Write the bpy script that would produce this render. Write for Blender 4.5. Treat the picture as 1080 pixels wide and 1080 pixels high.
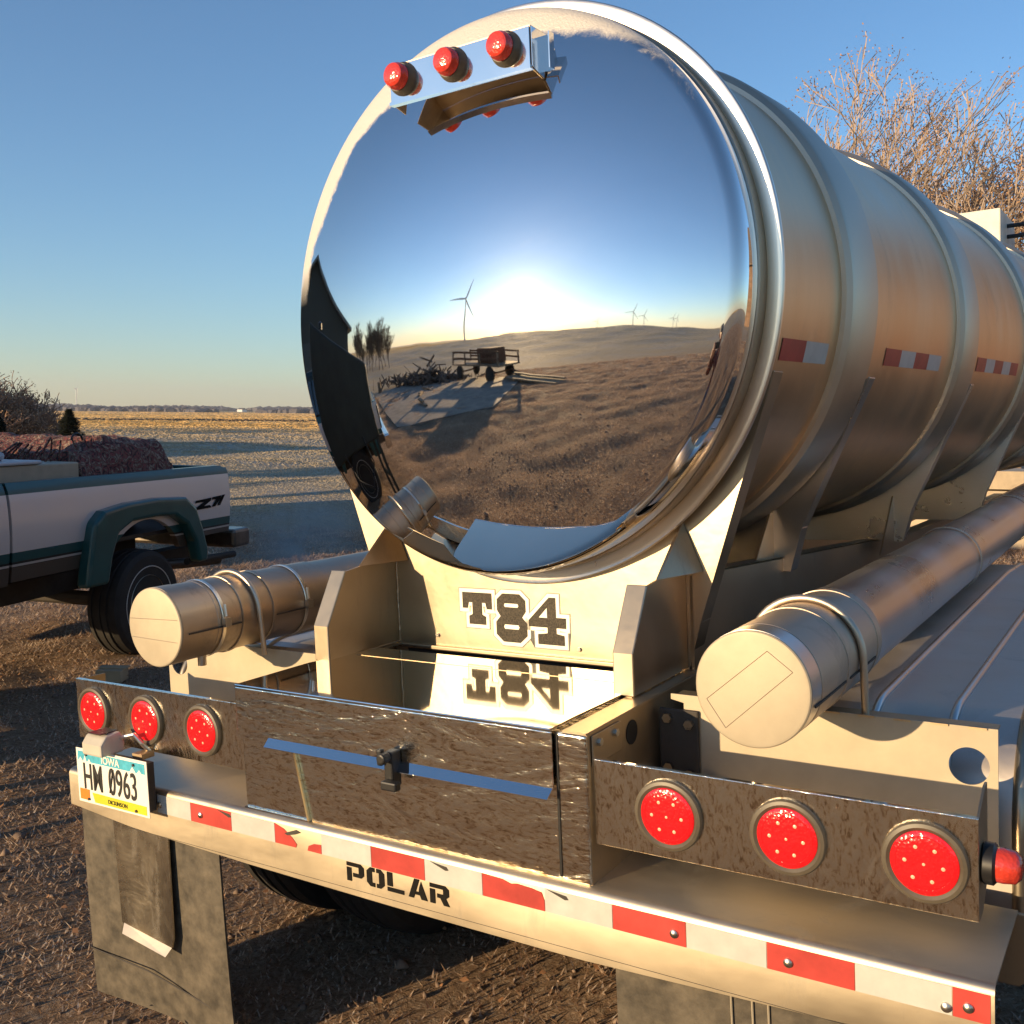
import bpy, math, random
import numpy as np
from mathutils import Matrix, Vector, noise
R_ = math.radians
for o in list(bpy.data.objects): bpy.data.objects.remove(o)
sc = bpy.context.scene
col = sc.collection

# ---------------------------------------------------------------- camera
CAM = Vector((1.3523, -1.6904, 1.6383))
right = Vector((0.83993, 0.5426, 0.00995)); down = Vector((0.06105, -0.07625, -0.99522)); fwd = Vector((-0.53925, 0.83652, -0.09717))
cam = bpy.data.cameras.new('camera'); camo = bpy.data.objects.new('camera', cam); col.objects.link(camo)
camo.matrix_world = Matrix(((right.x, -down.x, -fwd.x, CAM.x), (right.y, -down.y, -fwd.y, CAM.y), (right.z, -down.z, -fwd.z, CAM.z), (0, 0, 0, 1)))
cam.sensor_width = 36; cam.sensor_height = 36; cam.sensor_fit = 'HORIZONTAL'; cam.lens = 1071.3 / 1080 * 36
cam.clip_start = 0.02; cam.clip_end = 20000
sc.camera = camo
# ---------------------------------------------------------------- light
SUN = Vector((-0.405, -0.902, 0.131)).normalized()
el = math.asin(SUN.z); az = math.atan2(SUN.x, SUN.y)
world = bpy.data.worlds.new('World'); sc.world = world; world.use_nodes = True
wt = world.node_tree; bg = wt.nodes['Background']
sky = wt.nodes.new('ShaderNodeTexSky'); sky.sky_type = 'NISHITA'; sky.sun_disc = False
sky.sun_elevation = el; sky.sun_rotation = az; sky.altitude = 400; sky.air_density = 0.95; sky.dust_density = 0.22; sky.ozone_density = 3.3
wt.links.new(sky.outputs[0], bg.inputs[0]); bg.inputs[1].default_value = 0.15
sl = bpy.data.lights.new('sun', 'SUN'); sl.energy = 5.0; sl.angle = R_(0.5); sl.color = (1.0, 0.72, 0.40)
so = bpy.data.objects.new('sun', sl); col.objects.link(so)
so.rotation_euler = (-SUN).to_track_quat('-Z', 'Y').to_euler(); so.location = (-30, -60, 30)
sc.view_settings.view_transform = 'Standard'; sc.view_settings.look = 'None'; sc.view_settings.gamma = 1
sc.view_settings.exposure = 0.67
sc.render.engine = 'CYCLES'

# ---------------------------------------------------------------- materials
def new_mat(name):
    m = bpy.data.materials.new(name); m.use_nodes = True
    nt = m.node_tree; b = nt.nodes['Principled BSDF']; return m, nt, b
def N(nt, t, **k):
    n = nt.nodes.new(t)
    for a, v in k.items():
        if a in n.inputs: n.inputs[a].default_value = v
        else: setattr(n, a, v)
    return n
def coords(nt, scale=(1, 1, 1)):
    tc = N(nt, 'ShaderNodeTexCoord'); mp = N(nt, 'ShaderNodeMapping'); mp.inputs['Scale'].default_value = scale
    nt.links.new(tc.outputs['Object'], mp.inputs[0]); return mp.outputs[0]
def ramp(nt, fac, stops):
    r = N(nt, 'ShaderNodeValToRGB'); e = r.color_ramp.elements
    while len(e) < len(stops): e.new(0.5)
    for i, (p, c) in enumerate(stops):
        e[i].position = p; e[i].color = (*c, 1) if len(c) == 3 else c
    nt.links.new(fac, r.inputs[0]); return r.outputs[0]
def tex(nt, vec, scale, detail=4, rough=.6, dist=0.0):
    n = N(nt, 'ShaderNodeTexNoise'); n.inputs['Scale'].default_value = scale; n.inputs['Detail'].default_value = detail
    n.inputs['Roughness'].default_value = rough; n.inputs['Distortion'].default_value = dist
    nt.links.new(vec, n.inputs['Vector']); return n.outputs[0]
def bump(nt, b, h, strength, dist):
    bp = N(nt, 'ShaderNodeBump'); bp.inputs['Strength'].default_value = strength; bp.inputs['Distance'].default_value = dist
    nt.links.new(h, bp.inputs['Height']); nt.links.new(bp.outputs[0], b.inputs['Normal']); return bp
def simple(name, c, rough=.5, metal=0.0, var=.15, scale=8, bmp=0.0, coat=0.0):
    m, nt, b = new_mat(name); v = coords(nt)
    t = tex(nt, v, scale, 6)
    lo = tuple(x * (1 - var) for x in c); hi = tuple(min(1, x * (1 + var)) for x in c)
    nt.links.new(ramp(nt, t, [(.3, lo), (.7, hi)]), b.inputs['Base Color'])
    b.inputs['Roughness'].default_value = rough; b.inputs['Metallic'].default_value = metal
    if coat: b.inputs['Coat Weight'].default_value = coat
    if bmp: bump(nt, b, t, 1.0, bmp)
    return m
def metal(name, c, rough, var=.08, rvar=.1, sc1=3, stretch=(1, 1, 1), bmp=0.0, bscale=6, bdist=1.0, grime=0.0, bdetail=3):
    m, nt, b = new_mat(name); v = coords(nt, stretch)
    t = tex(nt, v, sc1, 8, .65, .3)
    lo = tuple(x * (1 - var) for x in c); hi = tuple(min(1, x * (1 + var)) for x in c)
    cr = ramp(nt, t, [(.3, lo), (.7, hi)])
    b.inputs['Metallic'].default_value = 1
    if grime:
        g = tex(nt, coords(nt, (1, 1, .35)), 7, 10, .75, .6)
        gm = ramp(nt, g, [(.56, (0, 0, 0)), (.74, (grime,) * 3)])
        mx = N(nt, 'ShaderNodeMix', data_type='RGBA'); nt.links.new(gm, mx.inputs[0]); nt.links.new(cr, mx.inputs[6]); mx.inputs[7].default_value = (.13, .10, .07, 1)
        nt.links.new(mx.outputs[2], b.inputs['Base Color'])
        inv = N(nt, 'ShaderNodeMath', operation='SUBTRACT'); inv.inputs[0].default_value = 1; nt.links.new(gm, inv.inputs[1]); nt.links.new(inv.outputs[0], b.inputs['Metallic'])
    else: nt.links.new(cr, b.inputs['Base Color'])
    mr = N(nt, 'ShaderNodeMapRange'); mr.inputs[3].default_value = max(.01, rough - rvar); mr.inputs[4].default_value = rough + rvar
    mr.inputs[1].default_value = .3; mr.inputs[2].default_value = .7
    nt.links.new(t, mr.inputs[0]); nt.links.new(mr.outputs[0], b.inputs['Roughness'])
    if bmp:
        bt = tex(nt, v, bscale, bdetail, .5, bdist); bump(nt, b, bt, 1.0, bmp)
    return m
M = {}
M['mill'] = metal('mill_finish_stainless', (.46, .39, .29), .40, rvar=.06, bmp=.0012, bscale=9, bdist=.2)
M['mill_dull'] = metal('dull_stainless', (.50, .39, .26), .46, rvar=.08, bmp=.001, bscale=7, grime=.5)
M['plate'] = simple('dusty_bead_blasted_plate', (.44, .38, .28), .6, .35, .13, 6, .0006)
M['bumper'] = metal('worn_bare_bumper_metal', (.57, .49, .37), .42, var=.14, rvar=.08, sc1=3, stretch=(.4, 1, 1), bmp=.0006, bscale=8, grime=.35)
M['barrel'] = metal('brushed_tank_stainless', (.70, .50, .31), .38, var=.12, rvar=.06, sc1=4, stretch=(1, 1, .3), bmp=.0012, bscale=5, grime=.25)
M['ring'] = metal('ring_stainless', (.62, .60, .57), .3, rvar=.05, bmp=.0008, bscale=6)
M['band'] = metal('dull_band_stainless', (.58, .49, .38), .42, rvar=.06, bmp=.0008, bscale=6)
M['rim'] = metal('bright_rim_stainless', (.90, .83, .72), .30, rvar=.03, bmp=.0006, bscale=5)
def reflection_swirl(name, st):
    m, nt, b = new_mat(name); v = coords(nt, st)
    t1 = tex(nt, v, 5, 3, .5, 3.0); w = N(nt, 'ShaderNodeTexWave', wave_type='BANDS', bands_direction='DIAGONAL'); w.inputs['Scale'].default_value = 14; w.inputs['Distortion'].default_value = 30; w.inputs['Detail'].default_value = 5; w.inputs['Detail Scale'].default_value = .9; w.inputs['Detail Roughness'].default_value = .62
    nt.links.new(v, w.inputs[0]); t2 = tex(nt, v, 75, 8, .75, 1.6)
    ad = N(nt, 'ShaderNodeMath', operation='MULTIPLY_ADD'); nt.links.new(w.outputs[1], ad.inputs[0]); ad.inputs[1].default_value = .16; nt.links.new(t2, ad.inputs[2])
    nt.links.new(ramp(nt, ad.outputs[0], [(.36, (.40, .30, .20)), (.47, (.74, .60, .44)), (.55, (1, .90, .72)), (.72, (1, .97, .86))]), b.inputs['Base Color'])  # ramp paints bright and dark streaks of mirrored straw into the steel colour
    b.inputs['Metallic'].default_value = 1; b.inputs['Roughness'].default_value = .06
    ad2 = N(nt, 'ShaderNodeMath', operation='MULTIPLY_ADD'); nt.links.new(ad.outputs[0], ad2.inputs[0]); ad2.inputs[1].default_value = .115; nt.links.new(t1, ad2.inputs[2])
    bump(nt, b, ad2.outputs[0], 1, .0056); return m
M['polish_v'] = reflection_swirl('polished_panel_reflection_streaks_upright', (1.15, 1, .5))
M['polish'] = reflection_swirl('polished_box_reflection_streaks_flowing', (.42, 1, 1.25))

M['lidmirror'] = metal('polished_lid_stainless', (.72, .66, .56), .05, var=.03, rvar=.02, bmp=.0002, bscale=4, bdist=.3)
M['chrome'] = metal('polished_trim', (.80, .78, .75), .06, var=.02, rvar=.03)
M['tube'] = metal('dirty_tube_steel', (.50, .41, .32), .48, rvar=.08, bmp=.0006, bscale=14, grime=.6)
M['tube_clean'] = metal('glossy_tube_steel', (.66, .62, .58), .3, rvar=.06, bmp=.0004, bscale=9)
M['fender'] = metal('satin_fender_steel', (.66, .60, .54), .52, rvar=.08, bmp=.002, bscale=4, grime=.25)
M['black'] = simple('black_plastic', (.012, .012, .013), .4, 0, .2, 20)
M['rubber'] = simple('tyre_rubber', (.022, .02, .018), .75, 0, .3, 12, .001)
M['flap'] = simple('dusty_mud_flap_rubber', (.080, .066, .047), .62, 0, .6, 22, .002)
M['grommet'] = simple('rubber_grommet', (.085, .07, .05), .45, 0, .2, 30)
M['tape_red'] = simple('red_reflective_tape', (.46, .05, .04), .4, 0, .28, 9)
M['tape_white'] = simple('white_reflective_tape', (.50, .50, .46), .36, .0, .10, 18)
M['letter'] = simple('black_letter_vinyl', (.012, .011, .010), .8, 0, .2, 40); M['letter'].node_tree.nodes['Principled BSDF'].inputs['Specular IOR Level'].default_value = .08
M['dark_vinyl'] = simple('flaked_dark_vinyl', (.045, .036, .024), .75, 0, .8, 260)
M['white_vinyl'] = simple('white_vinyl', (.80, .76, .66), .5, .2, .03)
M['grey_vinyl'] = simple('grey_vinyl', (.22, .22, .20), .5)
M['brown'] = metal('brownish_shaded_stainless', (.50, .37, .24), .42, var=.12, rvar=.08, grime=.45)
M['inner'] = simple('dark_frame_interior', (.05, .042, .035), .7, .2, .3, 8)
M['bolt'] = metal('bolt_steel', (.6, .56, .5), .3)
def lens_mat(name, c, emit=0.0):
    m, nt, b = new_mat(name); v = coords(nt)
    vo = N(nt, 'ShaderNodeTexVoronoi'); vo.inputs['Scale'].default_value = 170; nt.links.new(v, vo.inputs['Vector'])
    n = tex(nt, v, 60, 3)
    nt.links.new(ramp(nt, n, [(.35, tuple(x * .75 for x in c)), (.65, c)]), b.inputs['Base Color'])
    b.inputs['Roughness'].default_value = .16; b.inputs['Coat Weight'].default_value = .6
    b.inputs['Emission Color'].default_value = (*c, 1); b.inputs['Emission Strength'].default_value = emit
    bump(nt, b, vo.outputs[0], .5, .0015); return m
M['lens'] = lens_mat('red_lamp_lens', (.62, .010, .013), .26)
M['lens_small'] = lens_mat('small_red_marker_lens', (.62, .05, .03), 0)
M['led'] = simple('lamp_diode', (.95, .45, .30), .15)
M['plate_white'] = simple('plate_white', (.82, .80, .72), .35, 0, .03)
M['plate_blue'] = simple('plate_blue', (.08, .42, .55), .35, 0, .2, 60)
M['plate_yellow'] = simple('plate_yellow', (.62, .55, .03), .4, 0, .1)
M['plate_orange'] = simple('plate_orange', (.80, .22, .03), .4, 0, .1)
M['plate_ink'] = simple('plate_ink', (.03, .03, .028), .4)
# polished head: mirror with frost creeping in along the upper rim
def head_mat():
    m, nt, b = new_mat('mirror_polished_head'); v = coords(nt)
    b.inputs['Metallic'].default_value = 1; b.inputs['Base Color'].default_value = (.86, .83, .80, 1); b.inputs['Roughness'].default_value = .03
    t = tex(nt, v, 2.2, 3, .5, .3); bump(nt, b, t, 1, .0013)
    sp = tex(nt, v, 55, 8, .7, .4); sm__ = tex(nt, v, 3.5, 4, .6, 1.2)
    mq = N(nt, 'ShaderNodeMath', operation='MULTIPLY'); nt.links.new(sp, mq.inputs[0]); nt.links.new(sm__, mq.inputs[1]); mrr = N(nt, 'ShaderNodeMapRange'); mrr.inputs[1].default_value = .27; mrr.inputs[2].default_value = .42; mrr.inputs[3].default_value = .025; mrr.inputs[4].default_value = .07
    nt.links.new(mq.outputs[0], mrr.inputs[0]); nt.links.new(mrr.outputs[0], b.inputs['Roughness'])
    sep = N(nt, 'ShaderNodeSeparateXYZ'); nt.links.new(v, sep.inputs[0])
    def mth(op, a, c=None):
        n = N(nt, 'ShaderNodeMath', operation=op)
        for i, q in enumerate((a, c)):
            if q is None: continue
            if isinstance(q, (int, float)): n.inputs[i].default_value = q
            else: nt.links.new(q, n.inputs[i])
        return n.outputs[0]
    rr = mth('SQRT', mth('ADD', mth('MULTIPLY', sep.outputs[0], sep.outputs[0]), mth('MULTIPLY', sep.outputs[2], sep.outputs[2])))
    n1 = tex(nt, v, 16, 10, .75, .5); n2 = tex(nt, v, 3.0, 2, .5)
    e = mth('ADD', mth('ADD', rr, mth('MULTIPLY', mth('SUBTRACT', n1, .5), .09)), mth('MULTIPLY', mth('SUBTRACT', n2, .5), .16))
    zz = mth('MULTIPLY', mth('SUBTRACT', sep.outputs[2], .28), .22)
    e = mth('ADD', e, zz)
    e = mth('SUBTRACT', e, mth('MULTIPLY', mth('MAXIMUM', mth('SUBTRACT', sep.outputs[0], .06), 0), .17))
    e = mth('ADD', e, mth('MULTIPLY', mth('MAXIMUM', mth('SUBTRACT', mth('MULTIPLY', sep.outputs[0], -1.0), .15), 0), .14))
    fr = ramp(nt, e, [(.645, (0, 0, 0)), (.672, (1, 1, 1))])
    zm = ramp(nt, sep.outputs[2], [(.05, (0, 0, 0)), (.16, (1, 1, 1))])
    mk = N(nt, 'ShaderNodeMix', data_type='RGBA', blend_type='MULTIPLY'); mk.inputs[0].default_value = 1
    nt.links.new(fr, mk.inputs[6]); nt.links.new(zm, mk.inputs[7])
    fb = N(nt, 'ShaderNodeBsdfPrincipled'); fb.inputs['Base Color'].default_value = (.66, .62, .56, 1); fb.inputs['Roughness'].default_value = .55; fb.inputs['Metallic'].default_value = .3
    gr = tex(nt, v, 140, 5); bp = N(nt, 'ShaderNodeBump'); bp.inputs['Distance'].default_value = .002; nt.links.new(gr, bp.inputs['Height']); nt.links.new(bp.outputs[0], fb.inputs['Normal'])
    ms = N(nt, 'ShaderNodeMixShader'); nt.links.new(mk.outputs[2], ms.inputs[0]); nt.links.new(b.outputs[0], ms.inputs[1]); nt.links.new(fb.outputs[0], ms.inputs[2])
    nt.links.new(ms.outputs[0], nt.nodes['Material Output'].inputs[0]); return m
M['head'] = head_mat()

# ---------------------------------------------------------------- mesh helpers
class MB:
    def __init__(s): s.v = []; s.f = []
    def add(s, vs, fs):
        o = len(s.v); s.v += [tuple(x) for x in vs]; s.f += [tuple(i + o for i in f) for f in fs]; return s
    def box(s, x0, x1, y0, y1, z0, z1):
        return s.add([(x, y, z) for x in (x0, x1) for y in (y0, y1) for z in (z0, z1)], [(0, 1, 3, 2), (4, 6, 7, 5), (0, 4, 5, 1), (2, 3, 7, 6), (0, 2, 6, 4), (1, 5, 7, 3)])
    def prism(s, poly, axis, a, b):
        n = len(poly)
        def P(q, t):
            return {'x': (t, q[0], q[1]), 'y': (q[0], t, q[1]), 'z': (q[0], q[1], t)}[axis]
        vs = [P(q, a) for q in poly] + [P(q, b) for q in poly]
        fs = [tuple(range(n)), tuple(range(2 * n - 1, n - 1, -1))] + [(i, n + i, n + (i + 1) % n, (i + 1) % n) for i in range(n)]
        return s.add(vs, fs)
    def ring(s, c, d, r, n=16, up=None):
        d = Vector(d).normalized(); a = Vector((0, 0, 1)) if abs(d.z) < .9 else Vector((1, 0, 0))
        if up: a = Vector(up)
        e1 = d.cross(a).normalized(); e2 = e1.cross(d)
        return [Vector(c) + (e1 * math.cos(2 * math.pi * i / n) + e2 * math.sin(2 * math.pi * i / n)) * r for i in range(n)]
    def lathe(s, c, d, prof, n=48, cap0=True, cap1=True):
        """prof: list of (t along d, radius)"""
        c = Vector(c); d = Vector(d).normalized(); vs = []; fs = []
        for t, r in prof: vs += s.ring(c + d * t, d, max(r, 1e-5), n)
        for k in range(len(prof) - 1):
            for i in range(n):
                j = (i + 1) % n; fs.append((k * n + i, k * n + j, (k + 1) * n + j, (k + 1) * n + i))
        if cap0: fs.append(tuple(range(n - 1, -1, -1)))
        if cap1: fs.append(tuple((len(prof) - 1) * n + i for i in range(n)))
        return s.add(vs, fs)
    def cyl(s, p0, p1, r0, r1=None, n=12):
        p0 = Vector(p0); p1 = Vector(p1); L = (p1 - p0).length
        return s.lathe(p0, p1 - p0, [(0, r0), (L, r0 if r1 is None else r1)], n)
    def tube(s, pts, r, n=8):
        pts = [Vector(q) for q in pts]; rs = r if isinstance(r, (list, tuple)) else [r] * len(pts); vs = []; fs = []
        pe = None
        for k, q in enumerate(pts):
            d = (pts[min(k + 1, len(pts) - 1)] - pts[max(k - 1, 0)]).normalized()
            if pe is None:
                a = Vector((0, 0, 1)) if abs(d.z) < .9 else Vector((1, 0, 0)); e1 = d.cross(a).normalized()
            else:
                e1 = (pe - d * pe.dot(d)).normalized()
            pe = e1; e2 = e1.cross(d)
            vs += [q + (e1 * math.cos(2 * math.pi * i / n) + e2 * math.sin(2 * math.pi * i / n)) * rs[k] for i in range(n)]
        for k in range(len(pts) - 1):
            for i in range(n):
                j = (i + 1) % n; fs.append((k * n + i, k * n + j, (k + 1) * n + j, (k + 1) * n + i))
        fs.append(tuple(range(n - 1, -1, -1))); fs.append(tuple((len(pts) - 1) * n + i for i in range(n)))
        return s.add(vs, fs)
    def build(s, name, mat, parent=None, smooth=None, bevel=0, seg=2, loc=None, rot=None):
        me = bpy.data.meshes.new(name); me.from_pydata(s.v, [], s.f); me.validate(); me.update()
        mats = mat if isinstance(mat, (list, tuple)) else [mat]
        for m in mats: me.materials.append(m)
        import bmesh
        bm = bmesh.new(); bm.from_mesh(me); bmesh.ops.recalc_face_normals(bm, faces=bm.faces); bm.to_mesh(me); bm.free()
        if smooth:
            me.shade_smooth(); me.set_sharp_from_angle(angle=R_(smooth))
        o = bpy.data.objects.new(name, me); col.objects.link(o)
        if parent: o.parent = parent
        if loc: o.location = loc
        if rot: o.rotation_euler = rot
        if bevel:
            b = o.modifiers.new('bevel', 'BEVEL'); b.width = bevel; b.segments = seg; b.limit_method = 'ANGLE'; b.angle_limit = R_(40)
        return o
def tag(o, label=None, cat=None, group=None, kind=None):
    for k, v in (('label', label), ('category', cat), ('group', group), ('kind', kind)):
        if v: o[k] = v
    return o
def empty(name, loc=(0, 0, 0), rot=None, **k):
    o = bpy.data.objects.new(name, None); col.objects.link(o); o.location = loc
    if rot: o.rotation_euler = rot
    return tag(o, **k)
def fast_mesh(name, V, F, mat, parent=None, smooth=False):
    me = bpy.data.meshes.new(name); V = np.asarray(V, dtype=np.float32); F = np.asarray(F, dtype=np.int32); k = F.shape[1]
    me.vertices.add(len(V)); me.vertices.foreach_set('co', V.ravel()); me.loops.add(F.size); me.loops.foreach_set('vertex_index', F.ravel())
    me.polygons.add(len(F)); me.polygons.foreach_set('loop_start', np.arange(len(F), dtype=np.int32) * k)
    me.update(calc_edges=True); me.validate()
    for m in (mat if isinstance(mat, (list, tuple)) else [mat]): me.materials.append(m)
    if smooth: me.shade_smooth()
    o = bpy.data.objects.new(name, me); col.objects.link(o)
    if parent: o.parent = parent
    return o
def sstep(a, b, x):
    t = np.clip((np.asarray(x, float) - a) / (b - a), 0, 1); return t * t * (3 - 2 * t)

# ---------------------------------------------------------------- terrain
def hgt(x, y):
    x = np.asarray(x, float); y = np.asarray(y, float)
    xs = np.where(x < -18, -18 - 12 * (1 - np.exp((x + 18) / 12)), np.where(x > 6, 6 + 6 * (1 - np.exp(-(x - 6) / 6)), x))
    ys = 25 * np.tanh(y / 25)
    z = .056 * xs + .0084 * ys
    d = np.hypot(x, y)
    back = sstep(20, 150, -y)
    side = .30 + .70 * sstep(-190, -30, x)
    z = z + back * side * (1 - .80 * sstep(-12, 45, x)) * (4.6 + 1.2 * np.sin(x / 55 + .8) + 1.6 * np.exp(-((x + 75) / 35) ** 2))
    z = z - sstep(170, 420, -y) * 6
    front = sstep(30, 200, y)
    z = z * (1 - front) + front * (-1.9)
    z = z + .12 * np.sin(x * .35 + y * .12) * sstep(14, 40, d) + .10 * np.sin(y * .41 - x * .1) * sstep(14, 40, d)
    return z
def gz(x, y): return float(hgt(x, y))
def ground_mat():
    m, nt, b = new_mat('winter_grass_ground')
    tc = N(nt, 'ShaderNodeTexCoord'); v = tc.outputs['Object']
    sep = N(nt, 'ShaderNodeSeparateXYZ'); nt.links.new(v, sep.inputs[0])
    dist = N(nt, 'ShaderNodeVectorMath', operation='LENGTH'); nt.links.new(v, dist.inputs[0])
    n1 = tex(nt, v, 45, 8, .8, .6); n2 = tex(nt, v, .8, 5, .6); n3 = tex(nt, v, 7, 6, .7, 1)
    nearc = ramp(nt, n1, [(.30, (.17, .10, .06)), (.5, (.44, .29, .18)), (.66, (.66, .52, .38))])
    tan = ramp(nt, n3, [(.3, (.40, .32, .21)), (.7, (.58, .49, .36))])
    f1 = N(nt, 'ShaderNodeMapRange'); f1.inputs[1].default_value = 9; f1.inputs[2].default_value = 26; nt.links.new(dist.outputs['Value'], f1.inputs[0])
    mx = N(nt, 'ShaderNodeMix', data_type='RGBA'); nt.links.new(f1.outputs[0], mx.inputs[0]); nt.links.new(nearc, mx.inputs[6]); nt.links.new(tan, mx.inputs[7])
    # frost lying in patches, more of it away from the yard
    n4 = tex(nt, v, .16, 4, .55, .8); fr = ramp(nt, n4, [(.47, (0, 0, 0)), (.60, (.75, .75, .75))])
    fm = N(nt, 'ShaderNodeMix', data_type='RGBA', blend_type='MULTIPLY'); fm.inputs[0].default_value = 1; nt.links.new(fr, fm.inputs[6]); nt.links.new(f1.outputs[0], fm.inputs[7])
    m2 = N(nt, 'ShaderNodeMix', data_type='RGBA'); nt.links.new(fm.outputs[2], m2.inputs[0]); nt.links.new(mx.outputs[2], m2.inputs[6]); m2.inputs[7].default_value = (.45, .41, .36, 1)
    # far stubble fields in long strips
    mp = N(nt, 'ShaderNodeMapping'); mp.inputs['Rotation'].default_value = (0, 0, R_(-37)); mp.inputs['Scale'].default_value = (.0022, .012, 1); nt.links.new(v, mp.inputs[0])
    n5 = tex(nt, mp.outputs[0], 1, 3, .5); st = ramp(nt, n5, [(.40, (.48, .31, .12)), (.5, (.72, .50, .22)), (.62, (.46, .32, .17))])
    f2 = N(nt, 'ShaderNodeMapRange'); f2.inputs[1].default_value = 130; f2.inputs[2].default_value = 240; nt.links.new(dist.outputs['Value'], f2.inputs[0])
    m3 = N(nt, 'ShaderNodeMix', data_type='RGBA'); nt.links.new(f2.outputs[0], m3.inputs[0]); nt.links.new(m2.outputs[2], m3.inputs[6]); nt.links.new(st, m3.inputs[7])
    nt.links.new(m3.outputs[2], b.inputs['Base Color'])
    b.inputs['Roughness'].default_value = .9; b.inputs['Specular IOR Level'].default_value = .15
    ad = N(nt, 'ShaderNodeMath', operation='MULTIPLY_ADD'); nt.links.new(n3, ad.inputs[0]); ad.inputs[1].default_value = 2.5; nt.links.new(n1, ad.inputs[2])
    bump(nt, b, ad.outputs[0], 1, .045); return m
M['ground'] = ground_mat()
rs = np.concatenate([np.arange(.05, 14, .09), np.geomspace(14, 7000, 130)])
na = 540; th = np.linspace(0, 2 * math.pi, na, endpoint=False)
RR, TH = np.meshgrid(rs, th, indexing='ij'); GX = RR * np.cos(TH); GY = RR * np.sin(TH); GZ = hgt(GX, GY)
rng = np.random.default_rng(4)
lump = np.zeros_like(GX)
for k in range(26):
    f = rng.uniform(1.5, 9); a = rng.uniform(0, 2 * math.pi); ph = rng.uniform(0, 6.28)
    lump += np.sin((GX * math.cos(a) + GY * math.sin(a)) * f + ph) / f
GZ = GZ + lump * .022 * (1 - sstep(10, 18, RR))
V = np.c_[GX.ravel(), GY.ravel(), GZ.ravel()]
i, j = np.meshgrid(np.arange(len(rs) - 1), np.arange(na), indexing='ij'); j2 = (j + 1) % na
F = np.stack([i * na + j, i * na + j2, (i + 1) * na + j2, (i + 1) * na + j], -1).reshape(-1, 4)[:, ::-1]
V = np.vstack([V, [[0, 0, gz(0, 0)]]])
g = fast_mesh('ground', V, F, M['ground'], smooth=True); tag(g, kind='structure')
def lumpz(x, y):
    r = np.random.default_rng(4); s = np.zeros_like(x)
    for k in range(26):
        f = r.uniform(1.5, 9); a = r.uniform(0, 2 * math.pi); ph = r.uniform(0, 6.28)
        s += np.sin((x * math.cos(a) + y * math.sin(a)) * f + ph) / f
    return s * .022

# dead grass blades near the trailer
def blade_mat():
    m, nt, b = new_mat('dead_grass_blades'); v = coords(nt)
    n = tex(nt, v, 90, 2, .6); n2 = tex(nt, v, 1.6, 4, .6)
    c1 = ramp(nt, n, [(.30, (.26, .14, .085)), (.44, (.52, .34, .22)), (.55, (.76, .60, .45)), (.66, (.88, .82, .74))])
    c2 = ramp(nt, n2, [(.4, (.62, .58, .58)), (.62, (1, 1, 1))])
    mm = N(nt, 'ShaderNodeMix', data_type='RGBA', blend_type='MULTIPLY'); mm.inputs[0].default_value = 1
    nt.links.new(c1, mm.inputs[6]); nt.links.new(c2, mm.inputs[7]); nt.links.new(mm.outputs[2], b.inputs['Base Color'])
    b.inputs['Roughness'].default_value = .7; b.inputs['Specular IOR Level'].default_value = .2
    tr = N(nt, 'ShaderNodeBsdfTranslucent'); nt.links.new(mm.outputs[2], tr.inputs[0]); ms = N(nt, 'ShaderNodeMixShader'); ms.inputs[0].default_value = .6
    nt.links.new(b.outputs[0], ms.inputs[1]); nt.links.new(tr.outputs[0], ms.inputs[2]); nt.links.new(ms.outputs[0], nt.nodes['Material Output'].inputs[0]); return m
M['blade'] = blade_mat()
nb = 900000
rg = np.random.default_rng(11)
rad = 17 * np.sqrt(rg.random(nb)) ** 1.5; tt = rg.uniform(0, 2 * math.pi, nb)
bx = rad * np.cos(tt) - 1.2; by = rad * np.sin(tt) - .8
bz = hgt(bx, by) + lumpz(bx, by)
pn_ = np.zeros(nb)
for k in range(18):
    f = rg.uniform(2.5, 13); a = rg.uniform(0, 2 * math.pi); pn_ += np.sin((bx * math.cos(a) + by * math.sin(a)) * f + rg.uniform(0, 6.28) + 1.5 * np.sin(bx * 1.7 + by * 2.3 + k)) 
keep = (pn_ > -2.6) | (rg.random(nb) < .25); bx, by, bz, rad = bx[keep], by[keep], bz[keep], rad[keep]; nb = len(bx)
L = rg.uniform(.012, .038, nb); w = rg.uniform(.0018, .0042, nb) * (1 + rad / 4); a = rg.uniform(0, 2 * math.pi, nb); tilt = rg.uniform(.02, .9, nb)
L = L * (1 + rad / 8)
dx = np.cos(a) * np.cos(tilt) * L; dy = np.sin(a) * np.cos(tilt) * L; dz = np.sin(tilt) * L
px_, py_ = -np.sin(a) * w, np.cos(a) * w
V = np.empty((nb, 3, 3), np.float32)
V[:, 0] = np.c_[bx - px_, by - py_, bz - .004]; V[:, 1] = np.c_[bx + px_, by + py_, bz - .004]; V[:, 2] = np.c_[bx + dx, by + dy, bz + dz]
gr = fast_mesh('dead_grass', V.reshape(-1, 3), np.arange(nb * 3).reshape(-1, 3), M['blade']); tag(gr, 'short dead brown grass around the trailer', 'grass', kind='stuff')

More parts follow.
